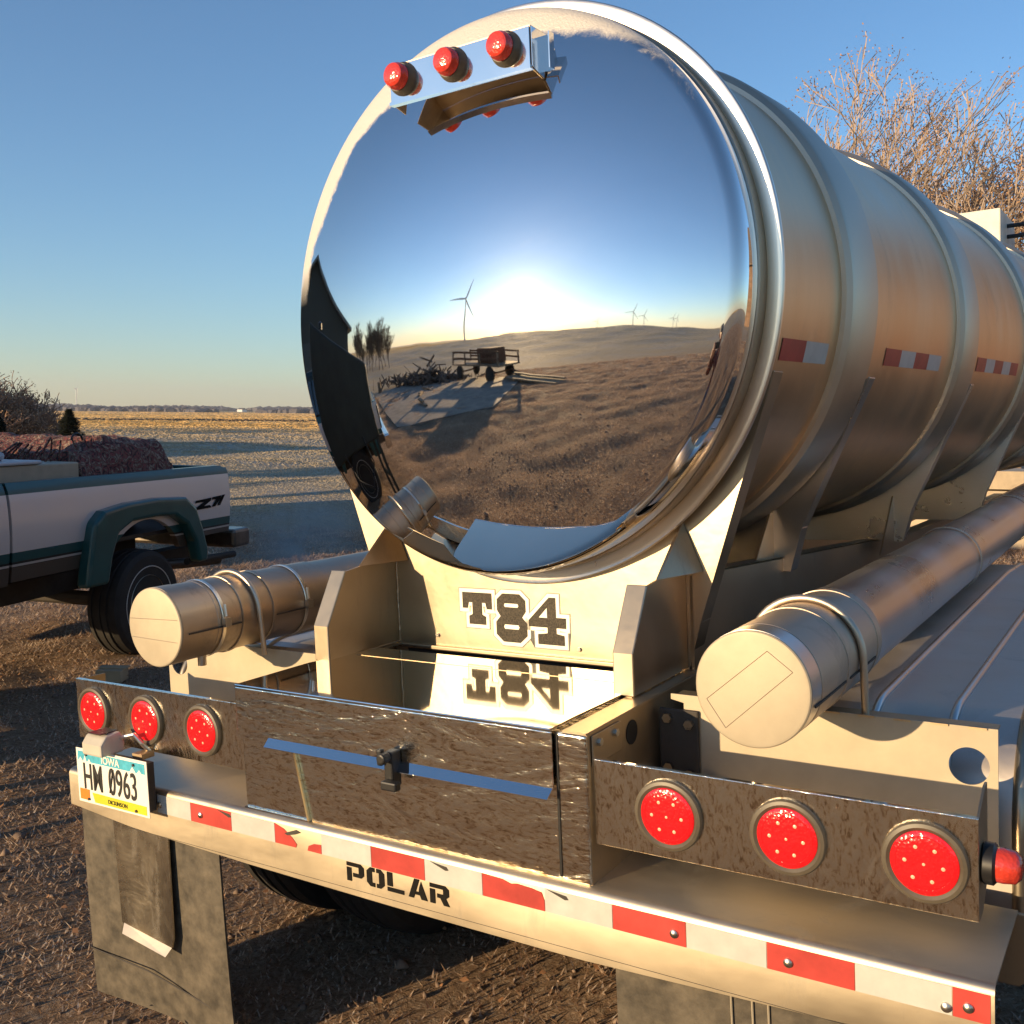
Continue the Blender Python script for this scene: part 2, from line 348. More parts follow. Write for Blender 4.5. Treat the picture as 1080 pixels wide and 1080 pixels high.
# standing stubble and dry grass over the open fields
def stub_mat():
    m, nt, b = new_mat('dry_field_stubble'); v = coords(nt); dist = N(nt, 'ShaderNodeVectorMath', operation='LENGTH'); nt.links.new(v, dist.inputs[0])
    n = tex(nt, v, .22, 4, .6, .8); c1 = ramp(nt, n, [(.38, (.34, .31, .27)), (.52, (.38, .32, .24)), (.66, (.45, .36, .23))])
    mp = N(nt, 'ShaderNodeMapping'); mp.inputs['Rotation'].default_value = (0, 0, R_(-37)); mp.inputs['Scale'].default_value = (.0022, .012, 1); nt.links.new(v, mp.inputs[0])
    n5 = tex(nt, mp.outputs[0], 1, 3, .5); st = ramp(nt, n5, [(.40, (.60, .38, .15)), (.5, (.80, .54, .24)), (.62, (.52, .36, .20))])
    f2 = N(nt, 'ShaderNodeMapRange'); f2.inputs[1].default_value = 110; f2.inputs[2].default_value = 200; nt.links.new(dist.outputs['Value'], f2.inputs[0])
    m3 = N(nt, 'ShaderNodeMix', data_type='RGBA'); nt.links.new(f2.outputs[0], m3.inputs[0]); nt.links.new(c1, m3.inputs[6]); nt.links.new(st, m3.inputs[7]); nt.links.new(m3.outputs[2], b.inputs['Base Color'])
    b.inputs['Roughness'].default_value = .85; b.inputs['Specular IOR Level'].default_value = .1
    tr = N(nt, 'ShaderNodeBsdfTranslucent'); nt.links.new(m3.outputs[2], tr.inputs[0]); ms = N(nt, 'ShaderNodeMixShader'); ms.inputs[0].default_value = .3
    nt.links.new(b.outputs[0], ms.inputs[1]); nt.links.new(tr.outputs[0], ms.inputs[2]); nt.links.new(ms.outputs[0], nt.nodes['Material Output'].inputs[0]); return m
ns = 520000
rq = np.random.default_rng(21); half = ns * 5 // 8
sr = 13 * np.exp(rq.random(ns) * math.log(1500 / 13)); sa = np.where(np.arange(ns) < half, np.radians(rq.uniform(-66, -22, ns)), np.radians(rq.uniform(95, 265, ns)))
sx = CAM.x + sr * np.sin(sa); sy = CAM.y + sr * np.cos(sa); sz = hgt(sx, sy); hh = np.clip(.0008 * sr, .015, .16) * rq.uniform(.5, 1.2, ns); ww = .0020 * sr * rq.uniform(.5, 1.3, ns); fa = rq.uniform(0, 2 * math.pi, ns)
V = np.empty((ns, 3, 3), np.float32); ca, sn_ = np.cos(fa) * ww, np.sin(fa) * ww
V[:, 0] = np.c_[sx - ca, sy - sn_, sz - .02]; V[:, 1] = np.c_[sx + ca, sy + sn_, sz - .02]; V[:, 2] = np.c_[sx + rq.normal(0, .4, ns) * hh, sy + rq.normal(0, .4, ns) * hh, sz + hh]
tag(fast_mesh('field_stubble', V.reshape(-1, 3), np.arange(ns * 3).reshape(-1, 3), stub_mat()), 'pale tan stubble and dry grass across the open fields', 'stubble', kind='stuff')

# ================================================================ TANK TRAILER
XC = 0.82818; ZO = .62
TR = empty('tank_trailer', label='stainless steel tank trailer with mirror polished rear head and red tail lamps', cat='tank trailer')
TR.matrix_world = Matrix(((0.99844, 0, -0.05583, 0), (-0.00047, 0.99996, -0.00838, 0), (0.05583, 0.00839, 0.9984, 0), (0, 0, 0, 1)))
OFF = (-XC, 0, ZO)
def tp(mb, name, mat, parent=None, **k):
    """a part of the trailer, in measured trailer coordinates"""
    return mb.build(name, mat, parent or TR, loc=OFF if (parent is None or parent is TR) else None, **k)
# --- tank: own axis frame (pivot at rear)
YAW = -0.0667; ZT = 1.303; TOFF = (0, .7, ZT + ZO); TROT = (0, 0, YAW)
def tk(mb, name, mat, parent=None, **k):
    if parent: return mb.build(name, mat, parent, **k)
    return mb.build(name, mat, TR, loc=TOFF, rot=TROT, **k)
def lathe_y(prof, n=160, cap0=False, cap1=False):
    m = MB(); return m.lathe((0, 0, 0), (0, 1, 0), prof, n, cap0, cap1)
RT = .700; Y0 = -.7
prof = [(.60 + Y0, RT)] + [(y + Y0, RT) for y in np.arange(.7, 10.6, .1)] + [(10.65 + Y0, .60), (10.75 + Y0, .3), (10.78 + Y0, .01)]
barrel = tk(lathe_y(prof), 'tank_barrel', M['barrel'], smooth=30)
for k, yr in enumerate([1.294, 2.495, 3.757, 5.0, 6.25, 7.5]):
    r = .731
    p = [(yr - .212, RT - .004), (yr - .210, RT + .012), (yr - .200, r - .005), (yr - .188, r - .001), (yr - .012, r + .001), (yr, r - .003), (yr + .004, RT - .004)]
    tk(lathe_y([(a + Y0, b) for a, b in p]), 'stiffening_ring', M['band'], smooth=18)
    wl = tk(lathe_y([(yr + .005 + Y0, RT + .001), (yr + .009 + Y0, RT + .0045), (yr + .016 + Y0, RT + .001)]), 'weld_bead', M['mill_dull'], smooth=60)
# rear rim: rounded hoop between the head and the first barrel section
p = [(.600, .700), (.592, .7015), (.589, .705), (.588, .709), (.588, .713), (.588, .718), (.588, .723), (.588, .728), (.588, .734), (.5895, .7385), (.593, .741), (.598, .741), (.601, .738), (.602, .70)]
tk(lathe_y([(a + Y0, b) for a, b in p]), 'rear_rim', M['rim'], smooth=28)
# dished head (torispherical), slightly pitched
rho = 1.565; ap = .306; kx = .010; RH = .702; prof = []
for r in np.linspace(.0, .674, 44): prof.append((ap + rho - math.sqrt(rho * rho - r * r), r))
t0 = math.asin(.674 / rho); rk = (RH - .674) / (1 - math.sin(t0)); rc = RH - rk; ye = prof[-1][0] + rk * math.cos(t0)
for q in np.linspace(t0, math.pi / 2, 14)[1:]: prof.append((ye - rk * math.cos(q), rc + rk * math.sin(q)))
prof.append((.655, RH))
skirt = [(.540, RH + .0005), (.544, RH + .0035), (.548, RH + .0005), (.612, RH + .0005)]
mb = lathe_y([(a + Y0, b) for a, b in prof], 200, cap0=True)
kk = .040
mb.v = [(x, y + (kk * z - kx * x), z) for x, y, z in mb.v]
tk(mb, 'polished_head', M['head'], smooth=40)
# thin weld line where the head skirt meets the rim
tk(lathe_y([(a + Y0, b) for a, b in skirt]), 'head_skirt', M['band'], smooth=60)

# conspicuity tape on the barrel
def barrel_patch(y0, y1, a0, a1, r):
    m = MB(); n = 8; vs = []; fs = []
    for i in range(n + 1):
        for jj in range(n + 1):
            y = y0 + (y1 - y0) * jj / n + Y0; a = R_(a0 + (a1 - a0) * i / n)
            vs.append((r * math.cos(a), y, r * math.sin(a)))
    for i in range(n):
        for jj in range(n): q = i * (n + 1) + jj; fs.append((q, q + 1, q + n + 2, q + n + 1))
    return m.add(vs, fs)
for segs, a0, a1 in ((((.715, .865, 'r'), (.866, 1.02, 'w')), -16.3, -12.0), (((1.50, 1.655, 'r'), (1.656, 1.81, 'w'), (1.811, 1.965, 'r'), (1.966, 2.12, 'w')), -15.3, -11.1), (((2.65, 2.80, 'r'), (2.801, 2.955, 'w'), (2.956, 3.11, 'r'), (3.111, 3.265, 'w'), (3.266, 3.42, 'r')), -14.2, -9.8)):
    for y0, y1, c in segs:
        tk(barrel_patch(y0, y1, a0, a1, RT + .0016), 'reflective_tape', M['tape_red' if c == 'r' else 'tape_white'])
# white box (vapour hood) and rails on top of the tank
b_ = MB().box(1.07, 1.348, 5.6, 6.3, 1.93, 2.284); tp(b_, 'top_hood_box', simple('cream_painted_box', (.70, .66, .56), .5), bevel=.01)
m = MB()
for z_ in (2.14, 2.21): m.tube([(1.348, 5.9, z_), (1.50, 5.9, z_), (1.56, 6.3, z_), (1.6, 9.0, z_)], .014)
for q_ in ((1.50, 5.9), (1.58, 7.6)): m.tube([(q_[0], q_[1], 2.21), (q_[0], q_[1], 1.6)], .012)
tp(m, 'top_handrail', M['black'])

# --- bolsters (plates that carry the tank)
def bolster(yp, xt, zbot, name, mat, hwb, front=False, ztan=1.16):
    r = .727; pts = []
    at = math.asin((ztan - ZT) / r)
    hb = hwb
    # outer outline: bottom, straight side up to the tangent, then arc under the tank back
    outl = [(xt - hb, zbot), (xt + hb, zbot), (xt + hb + .035, zbot + .13)]
    n = 40; a1 = -math.radians(18); a2 = -math.pi + math.radians(18)
    outl.append((xt + (r) * math.cos(a1), ZT + r * math.sin(a1)))
    for q in np.linspace(a1 - .03, a2 + .03, n): outl.append((xt + (r - .03) * math.cos(q), ZT + (r - .03) * math.sin(q)))
    outl.append((xt + r * math.cos(a2), ZT + r * math.sin(a2)))
    outl.append((xt - hb - .035, zbot + .13))
    mb = MB().prism(outl, 'y', yp, yp + .008)
    o = tp(mb, name, mat)
    # edge flanges bent forward
    for s in (-1, 1):
        fl = MB()
        A = (xt + s * hb, zbot); B = (xt + s * (hb + .035), zbot + .13); C_ = (xt + s * (r + .001) * math.cos(a1), ZT + r * math.sin(a1))
        for P, Q in ((A, B), (B, C_)):
            nx, nz = (Q[1] - P[1]), -(Q[0] - P[0]); l = math.hypot(nx, nz); nx, nz = nx / l * .006 * s, nz / l * .006 * s
            fl.add([(P[0], yp + .002, P[1]), (Q[0], yp + .002, Q[1]), (Q[0], yp + .065, Q[1]), (P[0], yp + .065, P[1]), (P[0] - nx, yp + .002, P[1] - nz), (Q[0] - nx, yp + .002, Q[1] - nz), (Q[0] - nx, yp + .065, Q[1] - nz), (P[0] - nx, yp + .065, P[1] - nz)],
                   [(0, 1, 2, 3), (7, 6, 5, 4), (0, 4, 5, 1), (1, 5, 6, 2), (2, 6, 7, 3), (3, 7, 4, 0)])
        fl.build('bolster_flange', mat, o, bevel=.002)
    return o
xt = lambda y: XC + .0667 * (y - .7)
B1 = bolster(.60, xt(.6), .358, 'rear_bolster_plate', M['mill'], .462)
MB().box(xt(.6) - .45, xt(.6) + .45, .585, .602, .358, .372).build('bottom_lip', M['mill'], B1, bevel=.004)
B2 = bolster(1.285, xt(1.285), .52, 'bolster_plate', M['ring'], .455)
B3 = bolster(2.485, xt(2.485), .48, 'bolster_plate', M['ring'], .44)
B4 = bolster(3.747, xt(3.747), .45, 'bolster_plate', M['ring'], .44)
# --- saddle brackets either side of the lid with gussets
for s in (-1, 1):
    xw = XC + s * .452
    x0, x1 = (xw - .012, xw + .006) if s < 0 else (xw - .006, xw + .012)
    web = MB().prism([(.305, .374), (.305, .466), (.385, .606), (.440, .612), (.598, .612), (.598, .374)], 'x', xw - .003, xw + .003)
    w_ = tp(web, 'saddle_bracket', M['brown'])
    fx0, fx1 = (xw - .047, xw + .004) if s < 0 else (xw - .047, xw + .004)
    fl = MB().prism([(.299, .372), (.299, .468), (.380, .610), (.386, .606), (.305, .464), (.305, .372)], 'x', fx0, fx1)
    fl.build('bent_flange', M['mill'], w_, bevel=.004)
    g_ = MB().prism([(.445, .6125), (.597, .6125), (.597, .735)], 'x', xw - .004, xw + .002)
    g_.add([(xw - .06, .597, .6125), (xw + .0, .44, .6125), (xw - .0, .597, .735), (xw + .05, .597, .6125)], [(0, 1, 2), (1, 3, 2), (0, 2, 3), (0, 3, 1)])
    g_.build('gusset', M['brown'], w_)
# gussets at the second and third bolsters
for yb, zb in ((1.285, .56), (2.485, .50)):
    m = MB(); X = xt(yb) + .40
    m.prism([(yb - .22, zb - .05), (yb, zb - .05), (yb, zb + .16)], 'x', X, X + .006)
    tp(m, 'gusset', M['brown'])
# --- frame rails
for s in (-1, 1):
    xr = XC + s * .468
    m = MB().prism([(.60, .0), (.60, .60), (3.0, .452), (6.0, .42), (10.5, .42), (10.5, .10), (6, .05), (2, 0)], 'x', xr - .004, xr + .004)
    r_ = tp(m, 'frame_rail', M['mill_dull'])
    m = MB()
    for (ya, za), (yb, zb) in (((.66, .596), (3.0, .452)), ((3.0, .452), (6.0, .42))):
        x2 = xr - s * .05
        m.add([(xr - .005, ya, za), (x2, ya, za), (x2, yb, zb), (xr - .005, yb, zb), (xr + .005, ya, za + .006), (x2, ya, za + .006), (x2, yb, zb + .006), (xr + .005, yb, zb + .006)], [(0, 1, 2, 3), (7, 6, 5, 4), (0, 4, 5, 1), (1, 5, 6, 2), (2, 6, 7, 3), (3, 7, 4, 0)])
    m.build('rail_flange', M['mill'], r_)
# --- rear box
m = MB().box(.342, 1.3155, .018, .30, .063, .366)
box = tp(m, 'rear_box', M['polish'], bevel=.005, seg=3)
m = MB(); # side walls and rear run forward under the saddle brackets

for x_ in (1.3125, .341): tp(MB().box(x_, x_ + .004, .024, .62, .02, .369), 'box_side_panel', M['mill_dull'], bevel=.0015)
tp(MB().box(1.262, 1.3155, .020, .60, .3665, .3705), 'box_top_rim', M['mill']); tp(MB().box(.342, .40, .3, .60, .3665, .3705), 'box_top_rim', M['mill'])
lid = tp(MB().prism([(.342, .0075), (1.246, .0075), (1.246, .10), (1.262, .484), (.400, .484), (.3425, .26)], 'z', .3715, .3765), 'box_lid', M['lidmirror'], bevel=.0015)
m = MB().box(.342, 1.246, .003, .0095, .250, .3705)
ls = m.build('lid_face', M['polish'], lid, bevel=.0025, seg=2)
# the sheared lower corner strip left of the lip: face continues down
MB().prism([(.450, .2555), (1.243, .2555), (1.243, .2325), (1.236, .2285), (.4505, .2345)], 'y', -.012, .004)
m = MB()
m.add([(.450, .003, .256), (1.245, .003, .256), (1.243, -.016, .239), (.452, -.016, .239), (.452, .001, .252), (1.243, .001, .252), (1.241, -.016, .2375), (.454, -.016, .2375)], [(0, 1, 2, 3), (7, 6, 5, 4), (0, 4, 5, 1), (1, 5, 6, 2), (2, 6, 7, 3), (3, 7, 4, 0)])
m.build('lid_drip_lip', M['chrome'], lid)
MB().box(.3425, 1.245, .0015, .0095, .3705, .3775).build('lid_front_edge', M['chrome'], lid, bevel=.002)
MB().box(.40, 1.257, .386, .3875, .3766, .3775).build('lid_seam', M['mill_dull'], lid)
lt = MB().box(.838, .862, -.030, .002, .205, .285).box(.828, .842, -.042, -.028, .255, .292).box(.842, .885, -.050, -.030, .206, .226).cyl((.85, -.03, .275), (.85, -.055, .275), .012)
lt.build('lid_latch', M['black'], lid, bevel=.004)
# thin bright trim strip left of centre on the box face
MB().prism([(.516, .250), (.522, .250), (.562, .066), (.556, .066)], 'y', .011, .0175).build('trim_strip', metal('brass_coloured_edge', (.75, .62, .38), .2), box)
MB().box(.342, .56, .012, .0185, .0635, .0665).build('trim_strip', M['chrome'], box)
MB().box(1.2475, 1.2525, .0155, .0185, .072, .3665).build('lid_gap', M['black'], box)
# mounting bracket of the right lamp panel on the box side
m = MB().box(1.3175, 1.3215, .036, .16, .30, .362); br = tp(m, 'panel_bracket', M['mill_dull'], bevel=.003)
for yy in (.06, .13): MB().cyl((1.3215, yy, .345), (1.329, yy, .345), .008, n=6).build('bolt', M['bolt'], br)
MB().cyl((1.3170, .215, .322), (1.3182, .215, .322), .026, n=32).build('drain_hole', M['black'], br)
# --- cream cross plates behind the lamp panels
for s in (-1, 1):
    xo = XC + s * 1.176; xi = XC + s * .500
    hx = XC + s * 1.126
    # plate with a round hole: build as two polygons around the hole
    xa, xb = min(xo, xi), max(xo, xi); zc_ = .300; zt = .376; zb = .085
    n = 24; arcT = [(hx + .036 * math.cos(a), zc_ + .036 * math.sin(a)) for a in np.linspace(math.pi, 0, n)]
    arcB = [(hx + .036 * math.cos(a), zc_ + .036 * math.sin(a)) for a in np.linspace(0, -math.pi, n)]
    top = [(xa, zc_)] + arcT + [(xb, zc_), (xb, zt)]
    if s > 0: top += [(xa + .02, zt), (xa + .02, zt - .012), (xa + .05, zt - .018), (xa + .05, zt - .045), (xa, zt - .045)]
    else: top += [(xb - .0, zt), (xa + .09, zt), (xa, zt - .03)]
    bot = [(xb, zc_)] + arcB + [(xa, zc_), (xa, zb), (xb, zb)]
    m = MB().prism(top, 'y', .350, .354).prism(bot, 'y', .350, .354)
    pl = tp(m, 'cross_plate', M['plate'])
    ta, tb = (xa + .03, xb - .002)
    MB().box(ta, tb, .354, .395, zt - .006, zt - .002).build('top_flange', M['mill_dull'], pl)
    if s > 0:
        d = MB().box(1.322, 1.415, .340, .3485, .185, .345); d.build('splice_plate', M['inner'], pl, bevel=.004)
        for bx_, bz_ in ((1.345, .325), (1.395, .315), (1.345, .215), (1.395, .205)): MB().cyl((bx_, .340, bz_), (bx_, .329, bz_), .011, n=6).build('bolt', M['bolt'], pl)
        for xx in np.linspace(1.70, 1.97, 5): MB().box(xx - .016, xx + .016, .346, .349, zt - .003, zt + .001).build('edge_tab', M['mill_dull'], pl)
# --- lamp panels
def lamp(parent, x, z, y):
    g_ = MB().lathe((x, y + .002, z), (0, -1, 0), [(0, .068), (.008, .0685), (.012, .066), (.0135, .060), (.010, .0545), (.004, .053)], 48)
    g_ = g_.build('lamp_grommet', M['grommet'], parent, smooth=35)
    prof = [(0, .0545), (.008, .054), (.0105, .050), (.012, .035), (.0125, .0)]
    l_ = MB().lathe((x, y - .001, z), (0, -1, 0), prof, 48).build('lamp_lens', M['lens'], parent, smooth=40)
    d = MB()
    for k in range(7):
        rr_ = 0 if k == 6 else .030; a = k * math.pi / 3 + .3 + x * 9; 
        d.lathe((x + rr_ * math.cos(a), y - .0117, z + rr_ * math.sin(a)), (0, -1, 0), [(0, .0042), (.0016, .0032), (.0022, .0008)], 12)
    d.build('lamp_diode', M['led'], l_)
    MB().lathe((x, y - .0105, z), (0, -1, 0), [(0, .047), (.0022, .046), (.0022, .0445), (0, .0435)], 40, False, False).build('lens_ring', M['lens'], l_, smooth=30)
    MB().lathe((x, y - .0118, z), (0, -1, 0), [(0, .018), (.0018, .017), (.0018, .0155), (0, .0145)], 32, False, False).build('lens_ring', M['lens'], l_, smooth=30)
for s in (-1, 1):
    xa, xb = (XC - 1.188, XC - .468) if s < 0 else (XC + .493, XC + 1.188)
    m = MB().box(xa, xb, .0367, .0397, .1457, .3164)
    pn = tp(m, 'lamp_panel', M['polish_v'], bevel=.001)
    MB().box(xa, xb, .0397, .048, .3134, .3164).build('panel_top_edge', M['chrome'], pn)
    xs = xb if s > 0 else xa
    e = MB().prism([(.0398, .1457), (.0398, .3134), (.11, .348 if s > 0 else .312), (.13, .348 if s > 0 else .312), (.13, .185), (.075, .1457)], 'x', xs - (.004 if s > 0 else 0), xs + (0 if s > 0 else .004))
    e.build('panel_end', M['mill_dull'], pn)
    MB().box(xa + .01, xb - .01, .0398, .0475, .1457, .1487).build('panel_bottom_edge', M['mill_dull'], pn)
    for i in (-1, 0, 1): lamp(pn, XC + s * .8793 + i * .2278, .2311, .0367)
# side marker lamp on the right panel end
sm = tp(MB().lathe((XC + 1.188, .075, .232), (1, 0, 0), [(0, .030), (.004, .034), (.018, .034), (.022, .029)], 32), 'side_marker_lamp', M['black'], smooth=35)
MB().lathe((XC + 1.208, .075, .232), (1, 0, 0), [(0, .028), (.012, .0285), (.03, .026), (.038, .018), (.041, .004)], 32).build('marker_lens', M['lens_small'], sm, smooth=50)
# --- bumper
xl, xr2 = -.368, 2.043
def zlow(x): return float(np.interp(x, [-.368, -.1, .35, .83, 1.3, 1.75, 2.043], [-.040, -.062, -.0745, -.0805, -.0815, -.066, -.050]))
prof = [(0.0, None), (0.0, .048), (.002, .055), (.0065, .0605), (.0135, .0635), (.29, .0645), (.292, .060), (.014, .0585), (.007, .052), (.006, None)]
xsn = np.linspace(xl, xr2, 60); vs = []; fs = []; n = len(prof)
for x in xsn:
    for (yy, zz) in prof: vs.append((x, yy, zlow(x) if zz is None else zz))
for k in range(len(xsn) - 1):
    for q in range(n): q2 = (q + 1) % n; fs.append((k * n + q, k * n + q2, (k + 1) * n + q2, (k + 1) * n + q))
fs.append(tuple(range(n))); fs.append(tuple((len(xsn) - 1) * n + q for q in range(n)))
bump_ = tp(MB().add(vs, fs), 'bumper', M['bumper'], smooth=50)
MB().box(-.1, 1.86, -.0006, .001, -.0655, -.0645).build('bumper_seam', M['inner'], bump_)
edges = [-.0, 1, 2, 3, 4, 5, 6, 7, 8, 9, 10, 11, 12, 13, 13.37]
for k in range(14):
    x0, x1 = .1524 * edges[k] + .0006, .1524 * edges[k + 1] - .0006; red = k % 2 == 1
    if k == 0: x0 = .02
    zb_, zt_ = 0, .0485
    if k == 3:    # torn red piece
        m = MB().prism([(x0, 0), (x0 + .068, 0), (x0 + .072, .008), (x0 + .058, .022), (x0 + .030, .040), (x0, .0485)], 'y', -.0012, 0).prism([(x0 + .106, .0), (x1, 0), (x1, .022), (x0 + .128, .020), (x0 + .11, .012)], 'y', -.0012, 0)
    elif k == 7:
        m = MB().prism([(x0, 0), (x1, 0), (x1, .022), (x1 - .006, .038), (x1 - .03, .042), (x1 - .065, .044), (x1 - .08, .041), (x1 - .1, .0465), (x0, .0485)], 'y', -.0012, 0)
    elif k == 12 or k == 13: m = MB().box(x0, x1, -.0012, 0, 0.0, .0485)
    else: m = MB().box(x0, x1, -.0012, 0, 0, .0485)
    m.build('reflective_tape', M['tape_red'] if red else M['tape_white'], bump_)
for x, z in ((.03, .022), (.19, .022), (1.50, .021), (1.715, .020), (1.972, .012), (2.005, .020)):
    MB().lathe((x, -.001, z), (0, -1, 0), [(0, .0085), (.003, .0082), (.0055, .0045), (.006, .001)], 16).build('rivet', M['bolt'], bump_, smooth=40)
# dark tears in the metal edge above the tape
for x in (.255, .93, 1.225):
    MB().prism([(x, .0475), (x + .045, .0425), (x + .05, .036), (x + .042, .034)], 'y', -.002, 0).build('tape_tear', M['inner'], bump_)
MB().prism([(.492, .030), (.53, .044), (.545, .040), (.525, .032), (.50, .026)], 'y', -.0025, 0).build('tape_tear', M['inner'], bump_)
# POLAR lettering, stencil blocks
def letters(defs, x0, z0, w, h, gap, y0, y1, shear=0, slope=0):
    mb = MB()
    for k, polys in enumerate(defs):
        ox = x0 + k * (w + gap)
        for P in polys: mb.prism([(ox + (a + shear * c) * w, z0 + c * h + slope * (ox - x0)) for a, c in P], 'y', y0, y1)
    return mb
R4 = lambda a, b, c, d: [(a, b), (c, b), (c, d), (a, d)]
Pp = [R4(0, 0, .27, .72), [(0, .80), (0, 1), (.82, 1), (1, .84), (1, .42), (.84, .26), (.36, .26), (.36, .46), (.70, .46), (.70, .80)]]
Oo = [[(.46, 0), (.2, 0), (0, .2), (0, .8), (.2, 1), (.46, 1), (.46, .79), (.3, .79), (.3, .21), (.46, .21)], [(.56, 0), (.8, 0), (1, .2), (1, .8), (.8, 1), (.56, 1), (.56, .79), (.70, .79), (.70, .21), (.56, .21)]]
Ll = [R4(.0, .28, .3, 1), R4(0, 0, .92, .21)]
Aa = [[(0, 0), (.28, 0), (.62, 1), (.34, 1)], [(.70, .92), (.60, .62), (.56, .36), (.42, .36), (.36, .2), (.62, .2), (.70, 0), (1.02, 0)]]
Rr = [R4(0, 0, .27, .72), [(0, .80), (0, 1), (.82, 1), (1, .84), (1, .5), (.84, .36), (1.02, 0), (.72, 0), (.54, .34), (.38, .34), (.38, .54), (.70, .54), (.70, .80)]]
letters([Pp, Oo, Ll, Aa, Rr], .686, -.0455, .0515, .044, .0085, -.0016, 0).build('maker_lettering', M['letter'], bump_)
# --- T84 on the rear bolster
def outline_obj(name, polys, off, y, depth, mat, parent):
    cu = bpy.data.curves.new(name, 'CURVE'); cu.dimensions = '2D'; cu.fill_mode = 'BOTH'; cu.extrude = depth; cu.offset = off
    for P in polys:
        sp = cu.splines.new('POLY'); sp.points.add(len(P) - 1); sp.use_cyclic_u = True
        for k, (a, c) in enumerate(P): sp.points[k].co = (a, c, 0, 1)
    o = bpy.data.objects.new(name, cu); col.objects.link(o)
    dg = bpy.context.evaluated_depsgraph_get(); me = bpy.data.meshes.new_from_object(o.evaluated_get(dg)); bpy.data.objects.remove(o)
    me.transform(Matrix(((1, 0, 0, 0), (0, 0, -1, y), (0, 1, 0, 0), (0, 0, 0, 1)))); me.materials.clear(); me.materials.append(mat)
    o = bpy.data.objects.new(name, me); col.objects.link(o); o.parent = parent; return o
T_ = [[(.612, .529), (.612, .484), (.630, .484), (.634, .501), (.645, .501), (.645, .468), (.633, .463), (.633, .440), (.690, .440), (.690, .463), (.678, .468), (.678, .501), (.689, .501), (.693, .484), (.711, .484), (.711, .529)]]
E_ = [[(.746, .531), (.727, .514), (.727, .484), (.738, .468), (.723, .452), (.723, .418), (.746, .398), (.800, .398), (.823, .418), (.823, .452), (.808, .468), (.820, .484), (.820, .514), (.801, .531)],
      [(.753, .494), (.750, .499), (.753, .504), (.794, .504), (.797, .499), (.794, .494)], [(.751, .434), (.748, .440), (.751, .446), (.795, .446), (.798, .440), (.795, .434)]]
F_ = [[(.893, .527), (.828, .463), (.828, .446), (.886, .446), (.886, .431), (.856, .427), (.856, .400), (.938, .400), (.938, .427), (.914, .431), (.914, .446), (.944, .446), (.944, .474), (.914, .474), (.914, .527)],
      [(.860, .472), (.886, .472), (.886, .499)]]
for nm, pp in (('T', T_), ('8', E_), ('4', F_)):
    outl = [pp[0]]
    outline_obj('number_outline', outl, .0125, .5992, .0002, M['grey_vinyl'], B1)
    outline_obj('number_border', outl, .0100, .5986, .0002, M['white_vinyl'], B1)
for pp in (T_, E_, F_):
    outline_obj('number_figure', pp, 0, .5980, .0002, M['dark_vinyl'], B1)
